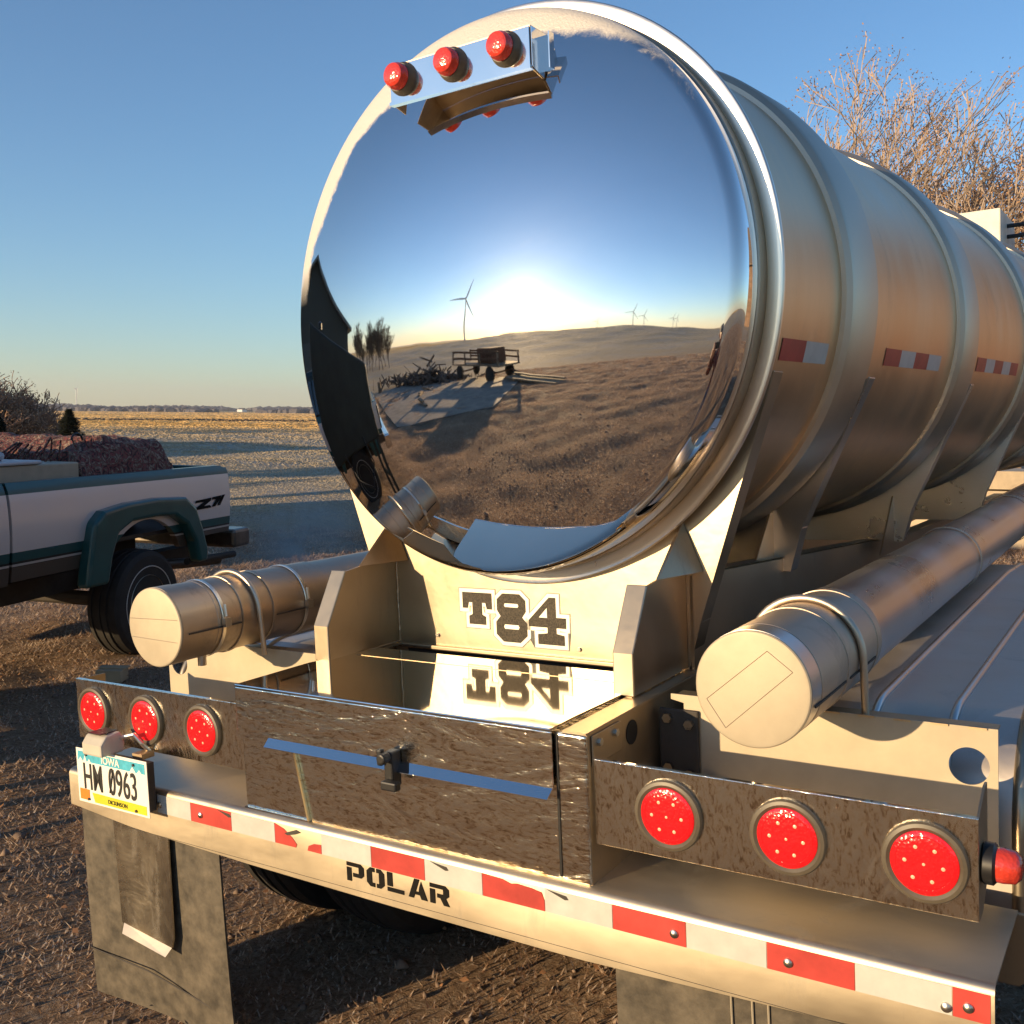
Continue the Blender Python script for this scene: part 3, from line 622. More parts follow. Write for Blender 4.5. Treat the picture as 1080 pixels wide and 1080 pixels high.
# --- hose tubes
for s in (-1, 1):
    cx = XC + s * .8192; cz = .4888; r = .1052; y0 = .042
    body = MB().lathe((cx, y0, cz), (0, 1, 0), [(0, .1035), (.001, r + .0015), (.055, r + .0015), (.056, r), (.118, r), (.119, r + .0012), (.126, r + .0012), (.127, r), (.60 - y0, r), (.61 - y0, r - .003), (5.4, r - .003)], 64)
    t_ = tp(body, 'hose_tube', M['tube_clean'] if s > 0 else M['tube'], smooth=30)
    if s > 0:
        sl_ = MB().lathe((cx, .10, cz), (0, 1, 0), [(0, r + .001), (.001, r + .0022), (.44, r + .0022), (.441, r)], 64, False, False); sl_.build('tube_sleeve', M['tube'], t_, smooth=30)
    c_ = MB().lathe((cx, y0, cz), (0, -1, 0), [(0, r + .0012), (.004, r + .0012), (.006, r - .001), (.007, r - .006)], 64); c_.build('tube_cap', M['plate'], t_, smooth=25)
    m = MB()
    if s > 0: lines = [((-.085, -.025), (.03, .072)), ((-.05, -.075), (.075, .038)), ((.03, .072), (.075, .038)), ((-.085, -.025), (-.05, -.075))]
    else: lines = [((-.10, .02), (.095, .025)), ((-.095, -.03), (.09, -.035))]
    for (a, b_), (c, d) in lines: m.tube([(cx + a, y0 - .007, cz + b_), (cx + c, y0 - .007, cz + d)], .0007, 5)
    m.build('cap_score', M['mill_dull'], t_)
    for yb in ((.27, .50, 1.9, 3.4) if s > 0 else (.245, .36, 1.6)):
        MB().lathe((cx, yb, cz), (0, 1, 0), [(0, r + .001), (.001, r + .004), (.012, r + .004), (.013, r + .001)], 64, False, False).build('tube_band', M['tube'], t_, smooth=20)
    # horizontal seam bars
    for ya, yb in (((.06, .26), (.29, .49)) if s > 0 else ((.06, .24), (.37, .52))):
        a = R_(-14 if s > 0 else -8); q = r + .002
        MB().box(0, .003, ya, yb, -.002, .002).build('seam', M['inner'], t_).location = (cx + q * math.cos(a), 0, cz + q * math.sin(a))
    ys_ = .352 if s > 0 else .300
    ub = [(cx - r - .010, ys_ + .01, .37)] + [(cx + (r + .010) * math.cos(a), ys_, cz + (r + .010) * math.sin(a)) for a in np.linspace(math.pi, 0, 26)] + [(cx + r + .010, ys_ + .01, .37)]
    MB().tube(ub, .0075, 10).build('u_bolt', M['band'], t_, smooth=60)
    if s < 0:
        for yb in (.175, .49):
            cl = MB().lathe((cx, yb, cz), (0, 1, 0), [(0, r + .002), (.001, r + .0035), (.011, r + .0035), (.012, r + .002)], 64, False, False)
            a = R_(-2); q = r + .008
            cl.box(cx + q * math.cos(a) - .007, cx + q * math.cos(a) + .008, yb - .004, yb + .018, cz + q * math.sin(a) - .012, cz + q * math.sin(a) + .012)
            cl.cyl((cx + q, yb + .007, cz + .012), (cx + q - .004, yb + .007, cz + .045), .004, n=8)
            cl.build('worm_clamp', M['rim'], t_, smooth=30)
        # step-down valve neck
        MB().cyl((cx + .03, .16, cz - r - .02), (cx + .03, .16, cz - r + .01), .012).build('drain_stub', M['bolt'], t_)
# --- marker lamp bracket on the head
bxo = -.012
fr_ = tp(MB().box(.686, 1.090, .298, .302, 1.768, 1.853), 'marker_lamp_bracket', M['chrome'], bevel=.001)
fr_.location = (OFF[0] - .034, OFF[1] + .042, OFF[2] + .0185)
m = MB().box(.684, 1.092, .294, .312, 1.760, 1.768); m.build('bracket_lip', M['chrome'], fr_)
MB().box(.686, 1.090, .302, .362, 1.853, 1.857).build('bracket_top', M['brown'], fr_)
for x_ in (.686, 1.087): MB().prism([(.302, 1.765), (.302, 1.853), (.372, 1.853), (.352, 1.752)], 'x', x_, x_ + .003).build('bracket_side', M['mill_dull'], fr_)
# curved back plate hugging the dish, its lower edge turned out as a lip
m = MB(); vs = []; fs = []; n = 24
def on_head(x, z):      # trailer coordinates of the head surface at height z
    cy_, sy_ = math.cos(YAW), math.sin(YAW); xl_ = x - XC - .024; zl_ = z - ZT
    for _ in range(4):
        r_h = math.hypot(xl_, zl_); yl_ = ap + Y0 + rho - math.sqrt(rho * rho - r_h * r_h) + kk * zl_ - kx * xl_
        xl_ = (x - XC + sy_ * yl_) / cy_
    return .7 + sy_ * xl_ + cy_ * yl_
zbk = lambda x: 1.766 - .45 * (x - .89) ** 2
m = MB().prism([(.302, 1.765), (.302, 1.853), (.372, 1.853), (.352, 1.752)], 'x', 1.0925, 1.094); m.box(1.094, 1.122, .350, .353, 1.765, 1.845).box(1.119, 1.122, .332, .350, 1.765, 1.845); m.build('bracket_ear', M['chrome'], fr_)
for xm in (.728, .878, 1.028):
    mk = MB().lathe((xm, .298, 1.816), (0, -1, 0), [(0, .040), (.006, .039), (.016, .035), (.020, .033)], 36).build('marker_lamp', M['grommet'], fr_, smooth=35)
    MB().lathe((xm, .279, 1.816), (0, -1, 0), [(0, .0315), (.014, .031), (.018, .0285), (.024, .027), (.027, .022), (.0285, .003)], 36).build('marker_lens', M['lens_small'], mk, smooth=40)
for xb_, zb2 in ((.52, .40), (.98, .395)): MB().cyl((xb_, .5995, zb2), (xb_, .594, zb2), .006, n=6).build('bolt', M['bolt'], B1)
r_w = random.Random(6)
def bead(parent, pts, r=.0035):
    P = [Vector(q) for q in pts]; m_ = MB(); out = []
    for a_, c_ in zip(P, P[1:]):
        n_ = max(2, int((c_ - a_).length / .006))
        for k in range(n_): out.append(a_ + (c_ - a_) * (k / n_) + Vector((r_w.uniform(-1, 1), r_w.uniform(-1, 1), r_w.uniform(-1, 1))) * .0007)
    m_.tube(out, [r * r_w.uniform(.75, 1.2) for _ in out], 6); return m_.build('weld_bead', M['mill_dull'], parent, smooth=60)
for s in (-1, 1):
    bead(B1, [(XC + s * .452 + (.005 if s < 0 else -.005), .5985, .372), (XC + s * .452 + (.005 if s < 0 else -.005), .5985, .610)])
    bead(B1, [(XC + s * .452 + (.006 if s < 0 else -.006), .31, .3735), (XC + s * .452 + (.006 if s < 0 else -.006), .597, .3735)], .003)
bead(B1, [(xt(.6) + .722 * math.cos(a), .5995, ZT + .722 * math.sin(a)) for a in np.linspace(R_(-28), R_(-152), 40)], .0028)
# --- licence plate with lamp
lp = tp(MB().box(-.262, .040, -.042, -.040, .0, .151), 'licence_plate', M['plate_white'], bevel=.0008)
lp.location = (OFF[0], OFF[1], OFF[2])
m = MB().box(-.254, .032, -.0428, -.0422, .116, .143); m.build('plate_band', M['plate_blue'], lp)
m = MB().prism([(-.19, .014 - .008), (.030, .006), (.030, .030), (-.20, .032)], 'y', -.0428, -.0422); m.build('plate_band', M['plate_yellow'], lp)
MB().box(-.254, -.212, -.0431, -.0423, .008, .038).build('plate_sticker', M['plate_orange'], lp)
m = MB()
for a, b_, h in ((-.252, -.232, .012), (-.23, -.215, .018), (-.212, -.196, .010), (-.03, -.005, .015), (0.0, .02, .010)): m.prism([(a, .1155), (b_, .1155), ((a + b_) / 2, .1155 + h)], 'y', -.0433, -.0429)
m.build('plate_skyline', M['plate_white'], lp)
def text(s, x, z, size, y, mat, parent, sx=1, extr=.0003, name='plate_text', off=0):
    cu = bpy.data.curves.new(name, 'FONT'); cu.body = s; cu.size = size; cu.extrude = extr; cu.align_x = 'CENTER'; cu.offset = off
    o = bpy.data.objects.new(name, cu); col.objects.link(o)
    dg = bpy.context.evaluated_depsgraph_get(); me = bpy.data.meshes.new_from_object(o.evaluated_get(dg)); bpy.data.objects.remove(o)
    me.transform(Matrix(((sx, 0, 0, x), (0, 0, -1, y), (0, 1, 0, z), (0, 0, 0, 1)))); me.materials.clear(); me.materials.append(mat)
    o = bpy.data.objects.new(name, me); col.objects.link(o); o.parent = parent; return o
text('HM', -.192, .040, .105, -.0436, M['plate_ink'], lp, .55, name='plate_number', off=.0006)
text('0963', -.063, .040, .105, -.0436, M['plate_ink'], lp, .58, name='plate_number', off=.0006)
m = MB().tube([(-.120, -.0434, .044), (-.101, -.0434, .110)], .0022, 5); m.build('plate_number', M['plate_ink'], lp)
text('IOWA', -.111, .121, .028, -.0436, M['plate_white'], lp, 1.0, name='plate_state', off=.0006)
text('DICKINSON', -.09, .0125, .016, -.0436, M['plate_ink'], lp, .95, name='plate_county')
for x, z in ((-.215, .136), (-.012, .136), (-.215, .012), (-.012, .012)): MB().cyl((x, -.0425, z), (x, -.046, z), .004, n=8).build('plate_screw', M['inner'], lp)
pb = tp(MB().box(-.235, .025, -.038, -.008, .01, .14), 'plate_holder', M['inner'])
pl_ = MB().prism([(-.075, .150), (-.075, .182), (-.058, .203), (-.012, .208), (.0, .175), (-.005, .150)], 'x', -.185, -.100)
pl_ = tp(pl_, 'plate_lamp', simple('dusty_lamp_housing', (.50, .46, .38), .5), bevel=.006)
MB().box(-.168, -.115, -.064, -.01, .2075, .2095).build('lamp_window', M['black'], pl_)
MB().tube([(-.10, -.01, .19), (-.06, .0, .20), (-.045, .01, .175), (-.04, .03, .150)], .006).build('lamp_conduit', M['rim'], pl_)
MB().box(-.06, -.02, -.01, .03, .138, .152).build('lamp_foot', M['mill_dull'], pl_)
# --- mud flaps
for s in (-1, 1):
    xa, xb = (-.352, .222) if s < 0 else (1.362, 2.02)
    n = 14; nz = 24; vs = []; fs = []
    for layer in (0, 1):
        for iz in range(nz + 1):
            for ix in range(n + 1):
                x = xa + (xb - xa) * ix / n; z = -.045 - .562 * iz / nz
                y = .022 + .006 * layer + .008 * math.sin(ix / n * 5 + s) * iz / nz + .012 * (iz / nz) ** 2
                vs.append((x + .012 * iz / nz * (1 if ix == n else 0), y, z))
    W = (n + 1); A = (nz + 1) * W
    for iz in range(nz):
        for ix in range(n): q = iz * W + ix; fs.append((q, q + 1, q + W + 1, q + W)); fs.append((A + q, A + q + W, A + q + W + 1, A + q + 1))
    for iz in range(nz):
        for ix in (0, n): q = iz * W + ix; fs.append((q, q + W, A + q + W, A + q))
    for ix in range(n):
        for iz in (0, nz): q = iz * W + ix; fs.append((q, q + 1, A + q + 1, A + q))
    fl = tp(MB().add(vs, fs), 'mud_flap', M['flap'], smooth=60)
    if s < 0:
        w_ = MB().prism([(-.188, -.06), (.044, -.06), (.040, -.345), (.030, -.375), (-.005, -.392), (-.150, -.372), (-.180, -.350)], 'y', .006, .010)
        w_ = w_.build('flap_weight', metal('brushed_flap_weight', (.50, .45, .37), .24, bmp=.003, bscale=6, bdist=2.5, grime=.5), fl)
        MB().add([(-.172, .008, -.348), (.030, .008, -.372), (.020, -.010, -.395), (-.160, -.010, -.372)], [(0, 1, 2, 3)]).build('weight_lip', M['band'], w_)
        MB().tube([(xa - .002, .019, -.472), (-.1, .020, -.478), (.07, .032, -.512), (xb, .030, -.535)], .0022, 5).build('flap_seam', M['inner'], fl)
    else:
        for x in (1.60, 1.64, 1.67): MB().tube([(x, .018, -.06), (x + .004, .020, -.3)], .002, 5).build('flap_crease', M['plate'], fl)
# --- tyres (duals)
tread = simple('trailer_tyre_rubber', (.020, .018, .016), .8, 0, .3, 20, .0015)
for yc in (.885, 2.14):
    for xc_ in (-.115, .235, 1.42, 1.77):
        pr = [(a_, b_ - .045 if b_ > .40 else b_) for a_, b_ in [(-.13, .30), (-.135, .36), (-.132, .44), (-.12, .495), (-.10, .512), (-.06, .518), (-.055, .508), (-.045, .508), (-.04, .518), (-.008, .52), (-.004, .509), (.004, .509), (.008, .52), (.04, .518), (.045, .508), (.055, .508), (.06, .518), (.10, .512), (.12, .495), (.132, .44), (.135, .36), (.13, .30)]]
        ty = tp(MB().lathe((xc_, yc, -.145), (1, 0, 0), pr, 56), 'tyre', tread, smooth=25)
        MB().lathe((xc_, yc, -.145), (1, 0, 0), [(-.12, .29), (-.10, .27), (.0, .26), (.10, .27), (.12, .29)], 40).build('wheel_rim', M['mill_dull'], ty, smooth=30)
    tp(MB().cyl((-.1, yc, -.145), (1.75, yc, -.145), .06), 'axle', M['inner'])
# suspension and under-frame dark structure
tp(MB().box(.42, 1.24, .62, 3.4, -.05, .02).box(.5, 1.15, .35, .38, -.1, .34), 'under_frame', M['inner'], bevel=.005)
tp(MB().box(.40, 1.26, .61, .615, .0, .353), 'bulkhead', M['inner'])
# --- fenders with ribs
for s in (-1, 1):
    xa, xb = (XC + .60, XC + 1.205) if s > 0 else (XC - 1.205, XC - .60)
    zt_f = .352; y0f = .405; r = .20
    pts = [(y0f, -.08), (y0f, .02), (y0f, zt_f - r)] + [(y0f + r - r * math.cos(a), zt_f - r + r * math.sin(a)) for a in np.linspace(0, R_(90), 16)][1:] + [(1.4, zt_f), (2.6, zt_f), (3.0, zt_f - .02), (3.3, zt_f - .12), (3.5, zt_f - .3)]
    outer = pts; inner_ = [(y + (.004 if y < .5 else -.004 if y > 2.9 else 0), z - .005) for y, z in pts]
    fd = tp(MB().prism(outer + inner_[::-1], 'x', xa, xb), 'fender', M['fender'], smooth=30)
    for xx in ((XC + .915, XC + 1.07) if s > 0 else (XC - 1.07, XC - .915)):
        MB().tube([(xx, y, z + .001) for y, z in pts], .009, 8).build('fender_rib', M['ring'], fd, smooth=50)
    # rolled outer edge
    ed = xb if s > 0 else xa
    MB().tube([(ed, y, z) for y, z in pts], .014, 10).build('fender_edge', M['mill'], fd, smooth=50)
# outboard side plate at the right fender (tan, rounded lower corner)
m = MB().prism([(XC + 1.155, .055), (XC + 1.245, .055), (XC + 1.25, .0), (XC + 1.235, -.065), (XC + 1.215, -.085), (XC + 1.18, -.085), (XC + 1.17, -.06)], 'y', .30, .306)
tp(m, 'fender_bracket', M['mill_dull'], bevel=.003)
# hose and wire on the right frame side, bits seen through the gap
tp(MB().tube([(1.42, .33, .20), (1.50, .31, .15), (1.62, .33, .12), (1.75, .34, .11)], .008), 'wiring_loom', M['black'])


# ================================================================ PICKUP TRUCK
def two_tone():
    m, nt, b = new_mat('two_tone_truck_paint'); v = coords(nt); sep = N(nt, 'ShaderNodeSeparateXYZ'); nt.links.new(v, sep.inputs[0])
    sil = (.74, .68, .64); teal = (.010, .085, .085)
    r = ramp(nt, sep.outputs[2], [(.0, (.10, .075, .055)), (.895, (.03, .02, .02)), (.8985, (.55, .5, .45)), (.915, (.015, .015, .015)), (.93, teal), (.995, sil), (.9999, sil)])
    # the ramp only covers 0-1, so the upper band is mixed in
    gt = N(nt, 'ShaderNodeMath', operation='GREATER_THAN'); gt.inputs[1].default_value = 1.375; nt.links.new(sep.outputs[2], gt.inputs[0])
    mx = N(nt, 'ShaderNodeMix', data_type='RGBA'); nt.links.new(gt.outputs[0], mx.inputs[0]); nt.links.new(r, mx.inputs[6]); mx.inputs[7].default_value = (*teal, 1)
    for n in nt.nodes:
        if n.type == 'VALTORGB': n.color_ramp.interpolation = 'CONSTANT'
    t = tex(nt, v, 5, 8, .7)
    nt.links.new(mx.outputs[2], b.inputs['Base Color']); b.inputs['Metallic'].default_value = .25; b.inputs['Coat Weight'].default_value = .5; b.inputs['Coat Roughness'].default_value = .12
    mr = N(nt, 'ShaderNodeMapRange'); mr.inputs[3].default_value = .3; mr.inputs[4].default_value = .55; nt.links.new(t, mr.inputs[0]); nt.links.new(mr.outputs[0], b.inputs['Roughness']); return m
M['paint'] = two_tone()
M['teal'] = simple('teal_truck_paint', (.010, .085, .085), .35, .2, .15, 5, coat=.5)
M['cabdark'] = simple('dark_green_cab_paint', (.006, .018, .018), .5, 0, .2, 5)
M['glass'] = simple('dark_vehicle_glass', (.012, .014, .016), .25, 0, .1, coat=1)
TK = empty('pickup_truck', label='silver and teal lifted pickup truck with camouflage covered load, tailgate towards the fields', cat='pickup truck')
TK.matrix_world = Matrix(((.289, .957, 0, -5.7), (-.957, .289, 0, 4.5), (0, 0, 1, -.30), (0, 0, 0, 1)))
AX1, AX2, WR = 1.15, 4.75, .42
def side(u0, u1, vface, thick, name, arches, tops, zb=.80, mat=None, parent=TK):
    us = sorted(set(list(np.linspace(u0, u1, 60)) + [a + .52 * math.cos(t) for a in arches for t in np.linspace(0, math.pi, 24) if u0 < a + .52 * math.cos(t) < u1])); nz = 14; vs = []; fs = []
    for lay in (0, 1):
        for u in us:
            zlo = zb + (.06 if u < .45 and u0 < 0.1 else 0)
            for a in arches:
                if abs(u - a) < .52: zlo = max(zlo, .56 + math.sqrt(.52 ** 2 - (u - a) ** 2))
            ztp = tops(u)
            for k in range(nz + 1):
                z = zlo + (ztp - zlo) * k / nz
                bulge = .035 * math.sin(max(0, min(1, (z - .75) / .75)) * math.pi) - .05 * max(0, (z - 1.38)) / .07 * (1 if z > 1.38 else 0) * .4
                vs.append((u, vface + (bulge if vface > -.5 else -bulge) - lay * thick * (1 if vface > -.5 else -1), z))
    W = nz + 1; A = len(us) * W
    for q in range(len(us) - 1):
        for k in range(nz): a = q * W + k; fs += [(a, a + 1, a + W + 1, a + W), (A + a, A + a + W, A + a + W + 1, A + a + 1)]
        for k in (0, nz): a = q * W + k; fs.append((a, a + W, A + a + W, A + a))
    for q in (0, len(us) - 1):
        for k in range(nz): a = q * W + k; fs.append((a, a + 1, A + a + 1, A + a))
    return MB().add(vs, fs).build(name, mat or M['paint'], parent, smooth=40)
bs = side(-.05, 2.56, 0, .05, 'bed_side', [AX1], lambda u: 1.45 if u > 0 else 1.43)
side(-.05, 2.56, -1.95, .05, 'bed_side', [AX1], lambda u: 1.45 if u > 0 else 1.43)
# decal, filler, tail lamp on the near side
zs = MB()
Y_ = .012 + .02
for P in ([(.50, 1.152), (.49, 1.172), (.262, 1.182), (.268, 1.158)], [(.268, 1.158), (.30, 1.176), (.49, 1.112), (.43, 1.098)], [(.525, 1.092), (.49, 1.114), (.285, 1.120), (.262, 1.098)], [(.245, 1.163), (.24, 1.184), (.105, 1.190), (.112, 1.168)], [(.112, 1.168), (.155, 1.186), (.25, 1.102), (.205, 1.102)], [(.085, 1.192), (.045, 1.194), (.125, 1.106), (.165, 1.106)]):
    zs.prism(P, 'y', .040, .0445)
mm = zs; mm.v = [(x, z_ if False else y, z) for x, y, z in mm.v]
zb_ = mm.build('decal', M['letter'], bs); 
MB().lathe((2.20, .026, 1.08), (0, 1, 0), [(0, .102), (.006, .102), (.007, .096), (.004, .094), (.004, .0)], 40).build('filler_door', M['paint'], bs, smooth=20)
MB().box(-.055, .035, -.06, .016, 1.06, 1.365).build('tail_lamp', [M['lens_small']], TK, bevel=.02)
MB().box(-.058, .02, -.058, .018, 1.14, 1.24).build('reversing_lens', M['plate_white'], TK, bevel=.01)
fo = []; fi = []
for (a, b_) in ((1.95, .66), (1.90, .90), (1.85, 1.12), (1.74, 1.20), (1.45, 1.235), (1.09, 1.245), (.72, 1.225), (.58, 1.13), (.49, .95), (.42, .76), (.43, .66)): fo.append((a, b_))
for (a, b_) in ((.55, .66), (.60, .84), (.72, 1.0), (.88, 1.085), (1.10, 1.10), (1.42, 1.09), (1.58, 1.02), (1.66, .85), (1.71, .66)): fi.append((a, b_))
for v0, v1 in ((.0, .115), (-2.065, -1.95)):
    MB().prism(fo + fi, 'y', v0, v1).build('fender_flare', M['teal'], TK, bevel=.03, seg=3)
    MB().prism([(a + 3.6, b_) for a, b_ in fo] + [(a + 3.6, b_) for a, b_ in fi], 'y', v0, v1).build('fender_flare', M['teal'], TK, bevel=.03, seg=3)
MB().box(-.05, -.01, -1.90, -.05, .86, 1.44).build('tailgate', M['paint'], TK, bevel=.01)
MB().box(0, 2.54, -1.9, -.05, .93, .96).build('bed_floor', M['black'], TK)
MB().box(2.50, 2.54, -1.9, -.05, .93, 1.44).build('bed_bulkhead', M['paint'], TK)
MB().box(-.40, -.12, -1.95, .03, .69, .86).build('rear_bumper', simple('grimy_chrome_bumper', (.16, .14, .12), .3, .8, .3), TK, bevel=.03)
MB().box(-.15, 5.6, -1.55, -1.4, .55, .70).build('chassis_rail', M['inner'], TK); MB().box(-.15, 5.6, -.55, -.4, .55, .70).build('chassis_rail', M['inner'], TK)
MB().box(.58, 1.72, -1.40, -.50, .62, 1.12).build('wheel_well', M['inner'], TK)
for v_ in (-.22,): 
    MB().tube([(.6, v_ - .1, .62), (.3, v_, .60), (-.16, v_ + .05, .575)], .045, 14).build('exhaust_pipe', simple('rusty_exhaust', (.12, .09, .07), .45, .7, .3), TK, smooth=50)
MB().tube([(.55, -.02, .66), (.1, .0, .645), (-.12, .02, .64)], .03, 12).build('tow_step', M['inner'], TK, smooth=50)
# cab: side skin and upper body
side(2.585, 5.75, 0, .06, 'cab_side', [AX2], lambda u: 1.45 if u < 4.35 else 1.45 - .05 * (u - 4.35), zb=.78)
side(2.585, 5.75, -1.95, .06, 'cab_side', [AX2], lambda u: 1.45 if u < 4.35 else 1.45 - .05 * (u - 4.35), zb=.78)
m = MB(); lo = [(2.62, 1.44), (4.42, 1.44)]; 
def ring4(u0, u1, v0, v1, z): return [(u0, v0, z), (u1, v0, z), (u1, v1, z), (u0, v1, z)]
vs = ring4(2.60, 4.45, -1.92, -.03, 1.44) + ring4(2.70, 3.92, -1.76, -.19, 1.93) + ring4(2.85, 3.75, -1.68, -.27, 1.98)
fs = [(0, 1, 5, 4), (1, 2, 6, 5), (2, 3, 7, 6), (3, 0, 4, 7), (4, 5, 9, 8), (5, 6, 10, 9), (6, 7, 11, 10), (7, 4, 8, 11), (8, 9, 10, 11), (3, 2, 1, 0)]
cb = m.add(vs, fs).build('cab_roof', M['cabdark'], TK, bevel=.03)
vs = [(2.78, -.048, 1.48), (3.45, -.048, 1.48), (3.42, -.172, 1.88), (2.80, -.172, 1.88)]
for vv in (vs, [(3.52, -.048, 1.48), (4.28, -.048, 1.48), (3.95, -.165, 1.86), (3.50, -.170, 1.88)]):
    for mir in (0, 1):
        q = [(a, b_ if not mir else -1.95 - b_, c) for a, b_, c in vv]; MB().add(q + [(a, b_ + (.02 if not mir else -.02), c) for a, b_, c in q], [(0, 1, 2, 3), (7, 6, 5, 4), (0, 4, 5, 1), (1, 5, 6, 2), (2, 6, 7, 3), (3, 7, 4, 0)]).build('window', M['glass'], TK)
MB().add([(4.40, -1.80, 1.49), (4.40, -.15, 1.49), (4.00, -.28, 1.88), (4.00, -1.67, 1.88), (4.42, -1.80, 1.50), (4.42, -.15, 1.50), (4.02, -.28, 1.89), (4.02, -1.67, 1.89)], [(0, 1, 2, 3), (7, 6, 5, 4), (0, 4, 5, 1), (1, 5, 6, 2), (2, 6, 7, 3), (3, 7, 4, 0)]).build('windscreen', M['glass'], TK)
MB().add([(2.61, -1.7, 1.50), (2.61, -.25, 1.50), (2.69, -.33, 1.86), (2.69, -1.62, 1.86), (2.58, -1.7, 1.50), (2.58, -.25, 1.50), (2.66, -.33, 1.86), (2.66, -1.62, 1.86)], [(0, 1, 2, 3), (7, 6, 5, 4), (0, 4, 5, 1), (1, 5, 6, 2), (2, 6, 7, 3), (3, 7, 4, 0)]).build('rear_window', M['glass'], TK)
MB().prism([(4.38, 1.38), (4.42, 1.46), (5.65, 1.40), (5.74, 1.34), (5.74, .85), (4.38, .85)], 'y', -1.90, -.05).build('hood', M['cabdark'], TK, bevel=.03)
MB().box(5.70, 5.80, -1.80, -.15, .95, 1.30).build('grille', M['black'], TK, bevel=.02)
MB().box(5.74, 5.92, -1.95, 0, .66, .88).build('front_bumper', M['chrome'], TK, bevel=.03)
for v_ in (-1.72, -.42): MB().box(5.72, 5.82, v_, v_ + .2, 1.08, 1.26).build('headlight', M['plate_white'], TK, bevel=.02)
MB().box(2.557, 2.588, -1.93, -.01, .82, 1.43).build('cab_gap', M['black'], TK)
for ax_ in (AX1, AX2):
    MB().cyl((ax_, -1.8, WR), (ax_, -.15, WR), .06).build('axle', M['inner'], TK)
    for vc in (-.10, -1.85):
        pr = [(-.13, .22), (-.145, .30), (-.14, .37), (-.12, .405), (-.08, .418), (-.075, .408), (-.055, .408), (-.05, .42), (-.005, .42), (-.002, .41), (.008, .41), (.012, .42), (.05, .42), (.055, .408), (.075, .408), (.08, .418), (.12, .405), (.14, .37), (.145, .30), (.13, .22)]
        w_ = MB().lathe((ax_, vc, WR), (0, 1, 0), pr, 48).build('wheel', M['rubber'], TK, smooth=25)
        sg = 1 if vc > -1 else -1
        MB().lathe((ax_, vc, WR), (0, sg, 0), [(.0, .20), (.10, .215), (.128, .222), (.134, .218), (.115, .205), (.07, .16), (.06, .08), (.10, .07), (.11, .02)], 40).build('wheel_rim', M['mill'], w_, smooth=30)
        MB().lathe((ax_, vc, WR), (0, sg, 0), [(.1425, .285), (.1465, .287), (.1465, .292), (.1425, .294)], 48, False, False).build('sidewall_stripe', simple('worn_white_sidewall', (.6, .57, .52), .7), w_)
MB().tube([(4.0, .0, 1.5), (4.0, .14, 1.53)], .015).build('mirror_arm', M['black'], TK); MB().box(3.95, 4.05, .10, .28, 1.48, 1.68).build('door_mirror', M['black'], TK, bevel=.02)
def truck_item(name, label, cat, bf):
    e = empty(name, label=label, cat=cat); e.matrix_world = TK.matrix_world.copy(); bf(e); return e
def tbx(e):
    MB().box(1.62, 2.42, -.86, -.20, .97, 1.545).build('box_body', simple('cream_tool_box', (.42, .36, .26), .5), e, bevel=.012)
    MB().box(2.02, 2.48, -.90, -.18, 1.548, 1.575).build('box_lid', simple('grey_white_lid', (.55, .55, .56), .35), e, bevel=.01)
    MB().box(2.22, 2.50, -.86, -.3, 1.577, 1.64).build('folded_sheet', simple('pale_tarp', (.45, .46, .47), .6), e, bevel=.03)
truck_item('tool_box', 'cream tool box with pale lid across the pickup bed behind the cab', 'tool box', tbx)
def camo():
    m, nt, b = new_mat('camouflage_tarp'); v = coords(nt); t = tex(nt, v, 13, 5, .6, 2.4)
    nt.links.new(ramp(nt, t, [(.34, (.04, .022, .018)), (.44, (.26, .06, .055)), (.5, (.14, .09, .06)), (.57, (.36, .26, .20)), (.63, (.09, .04, .035))]), b.inputs['Base Color'])
    for n in nt.nodes:
        if n.type == 'VALTORGB': n.color_ramp.interpolation = 'CONSTANT'
    b.inputs['Roughness'].default_value = .85; bump(nt, b, t, 1, .03); return m
M['camo'] = camo()
def load(e):
    n = 46; k_ = 30; vs = []; fs = []
    for a in range(n + 1):
        for c in range(k_ + 1):
            U = a / n; W = c / k_; u = .42 + 1.62 * U; vv = -1.55 + 1.37 * W
            top = 1.705 - .015 * math.sin(U * 9) - .10 * float(sstep(.45, .60, U))
            ed = min(1, min(U, 1 - U) * 16, min(W, 1 - W) * 12); ed = ed ** .55
            z = 1.20 + (top - 1.20) * ed + .035 * noise.noise(Vector((u * 7, vv * 7, 1))) + .015 * noise.noise(Vector((u * 22, vv * 22, 4)))
            if u > 1.56 and vv > -.9: z = min(z, 1.15)
            vs.append((u + .06 * (1 - ed) * (1 if U > .5 else -1) * .5 + .02 * noise.noise(Vector((vv * 9, z * 9, 2))), vv + .03 * (1 - ed) + .02 * noise.noise(Vector((u * 9, z * 9, 7))), z))
    for a in range(n):
        for c in range(k_): q = a * (k_ + 1) + c; fs.append((q, q + 1, q + k_ + 2, q + k_ + 1))
    MB().add(vs, fs).build('camouflage_cover', M['camo'], e, smooth=60)
    pts = [(1.45 + .06 * math.cos(a), -.35, 1.70 + .05 * math.sin(a)) for a in np.linspace(0, math.pi, 9)]; MB().tube(pts, .008).build('load_hook', M['black'], e)
    m = MB()
    for k in range(18):
        random.seed(k); x = 1.3 + .06 * k; m.tube([(x, -.3 - .02 * k % .3, 1.52), (x + random.uniform(-.1, .1), -.35, 1.68 + random.uniform(-.06, .05))], .008, 4)
    m.build('brush_stem', M['camo'], e)
truck_item('covered_load', 'lumpy load under a brown camouflage cover in the pickup bed', 'covered load', load)
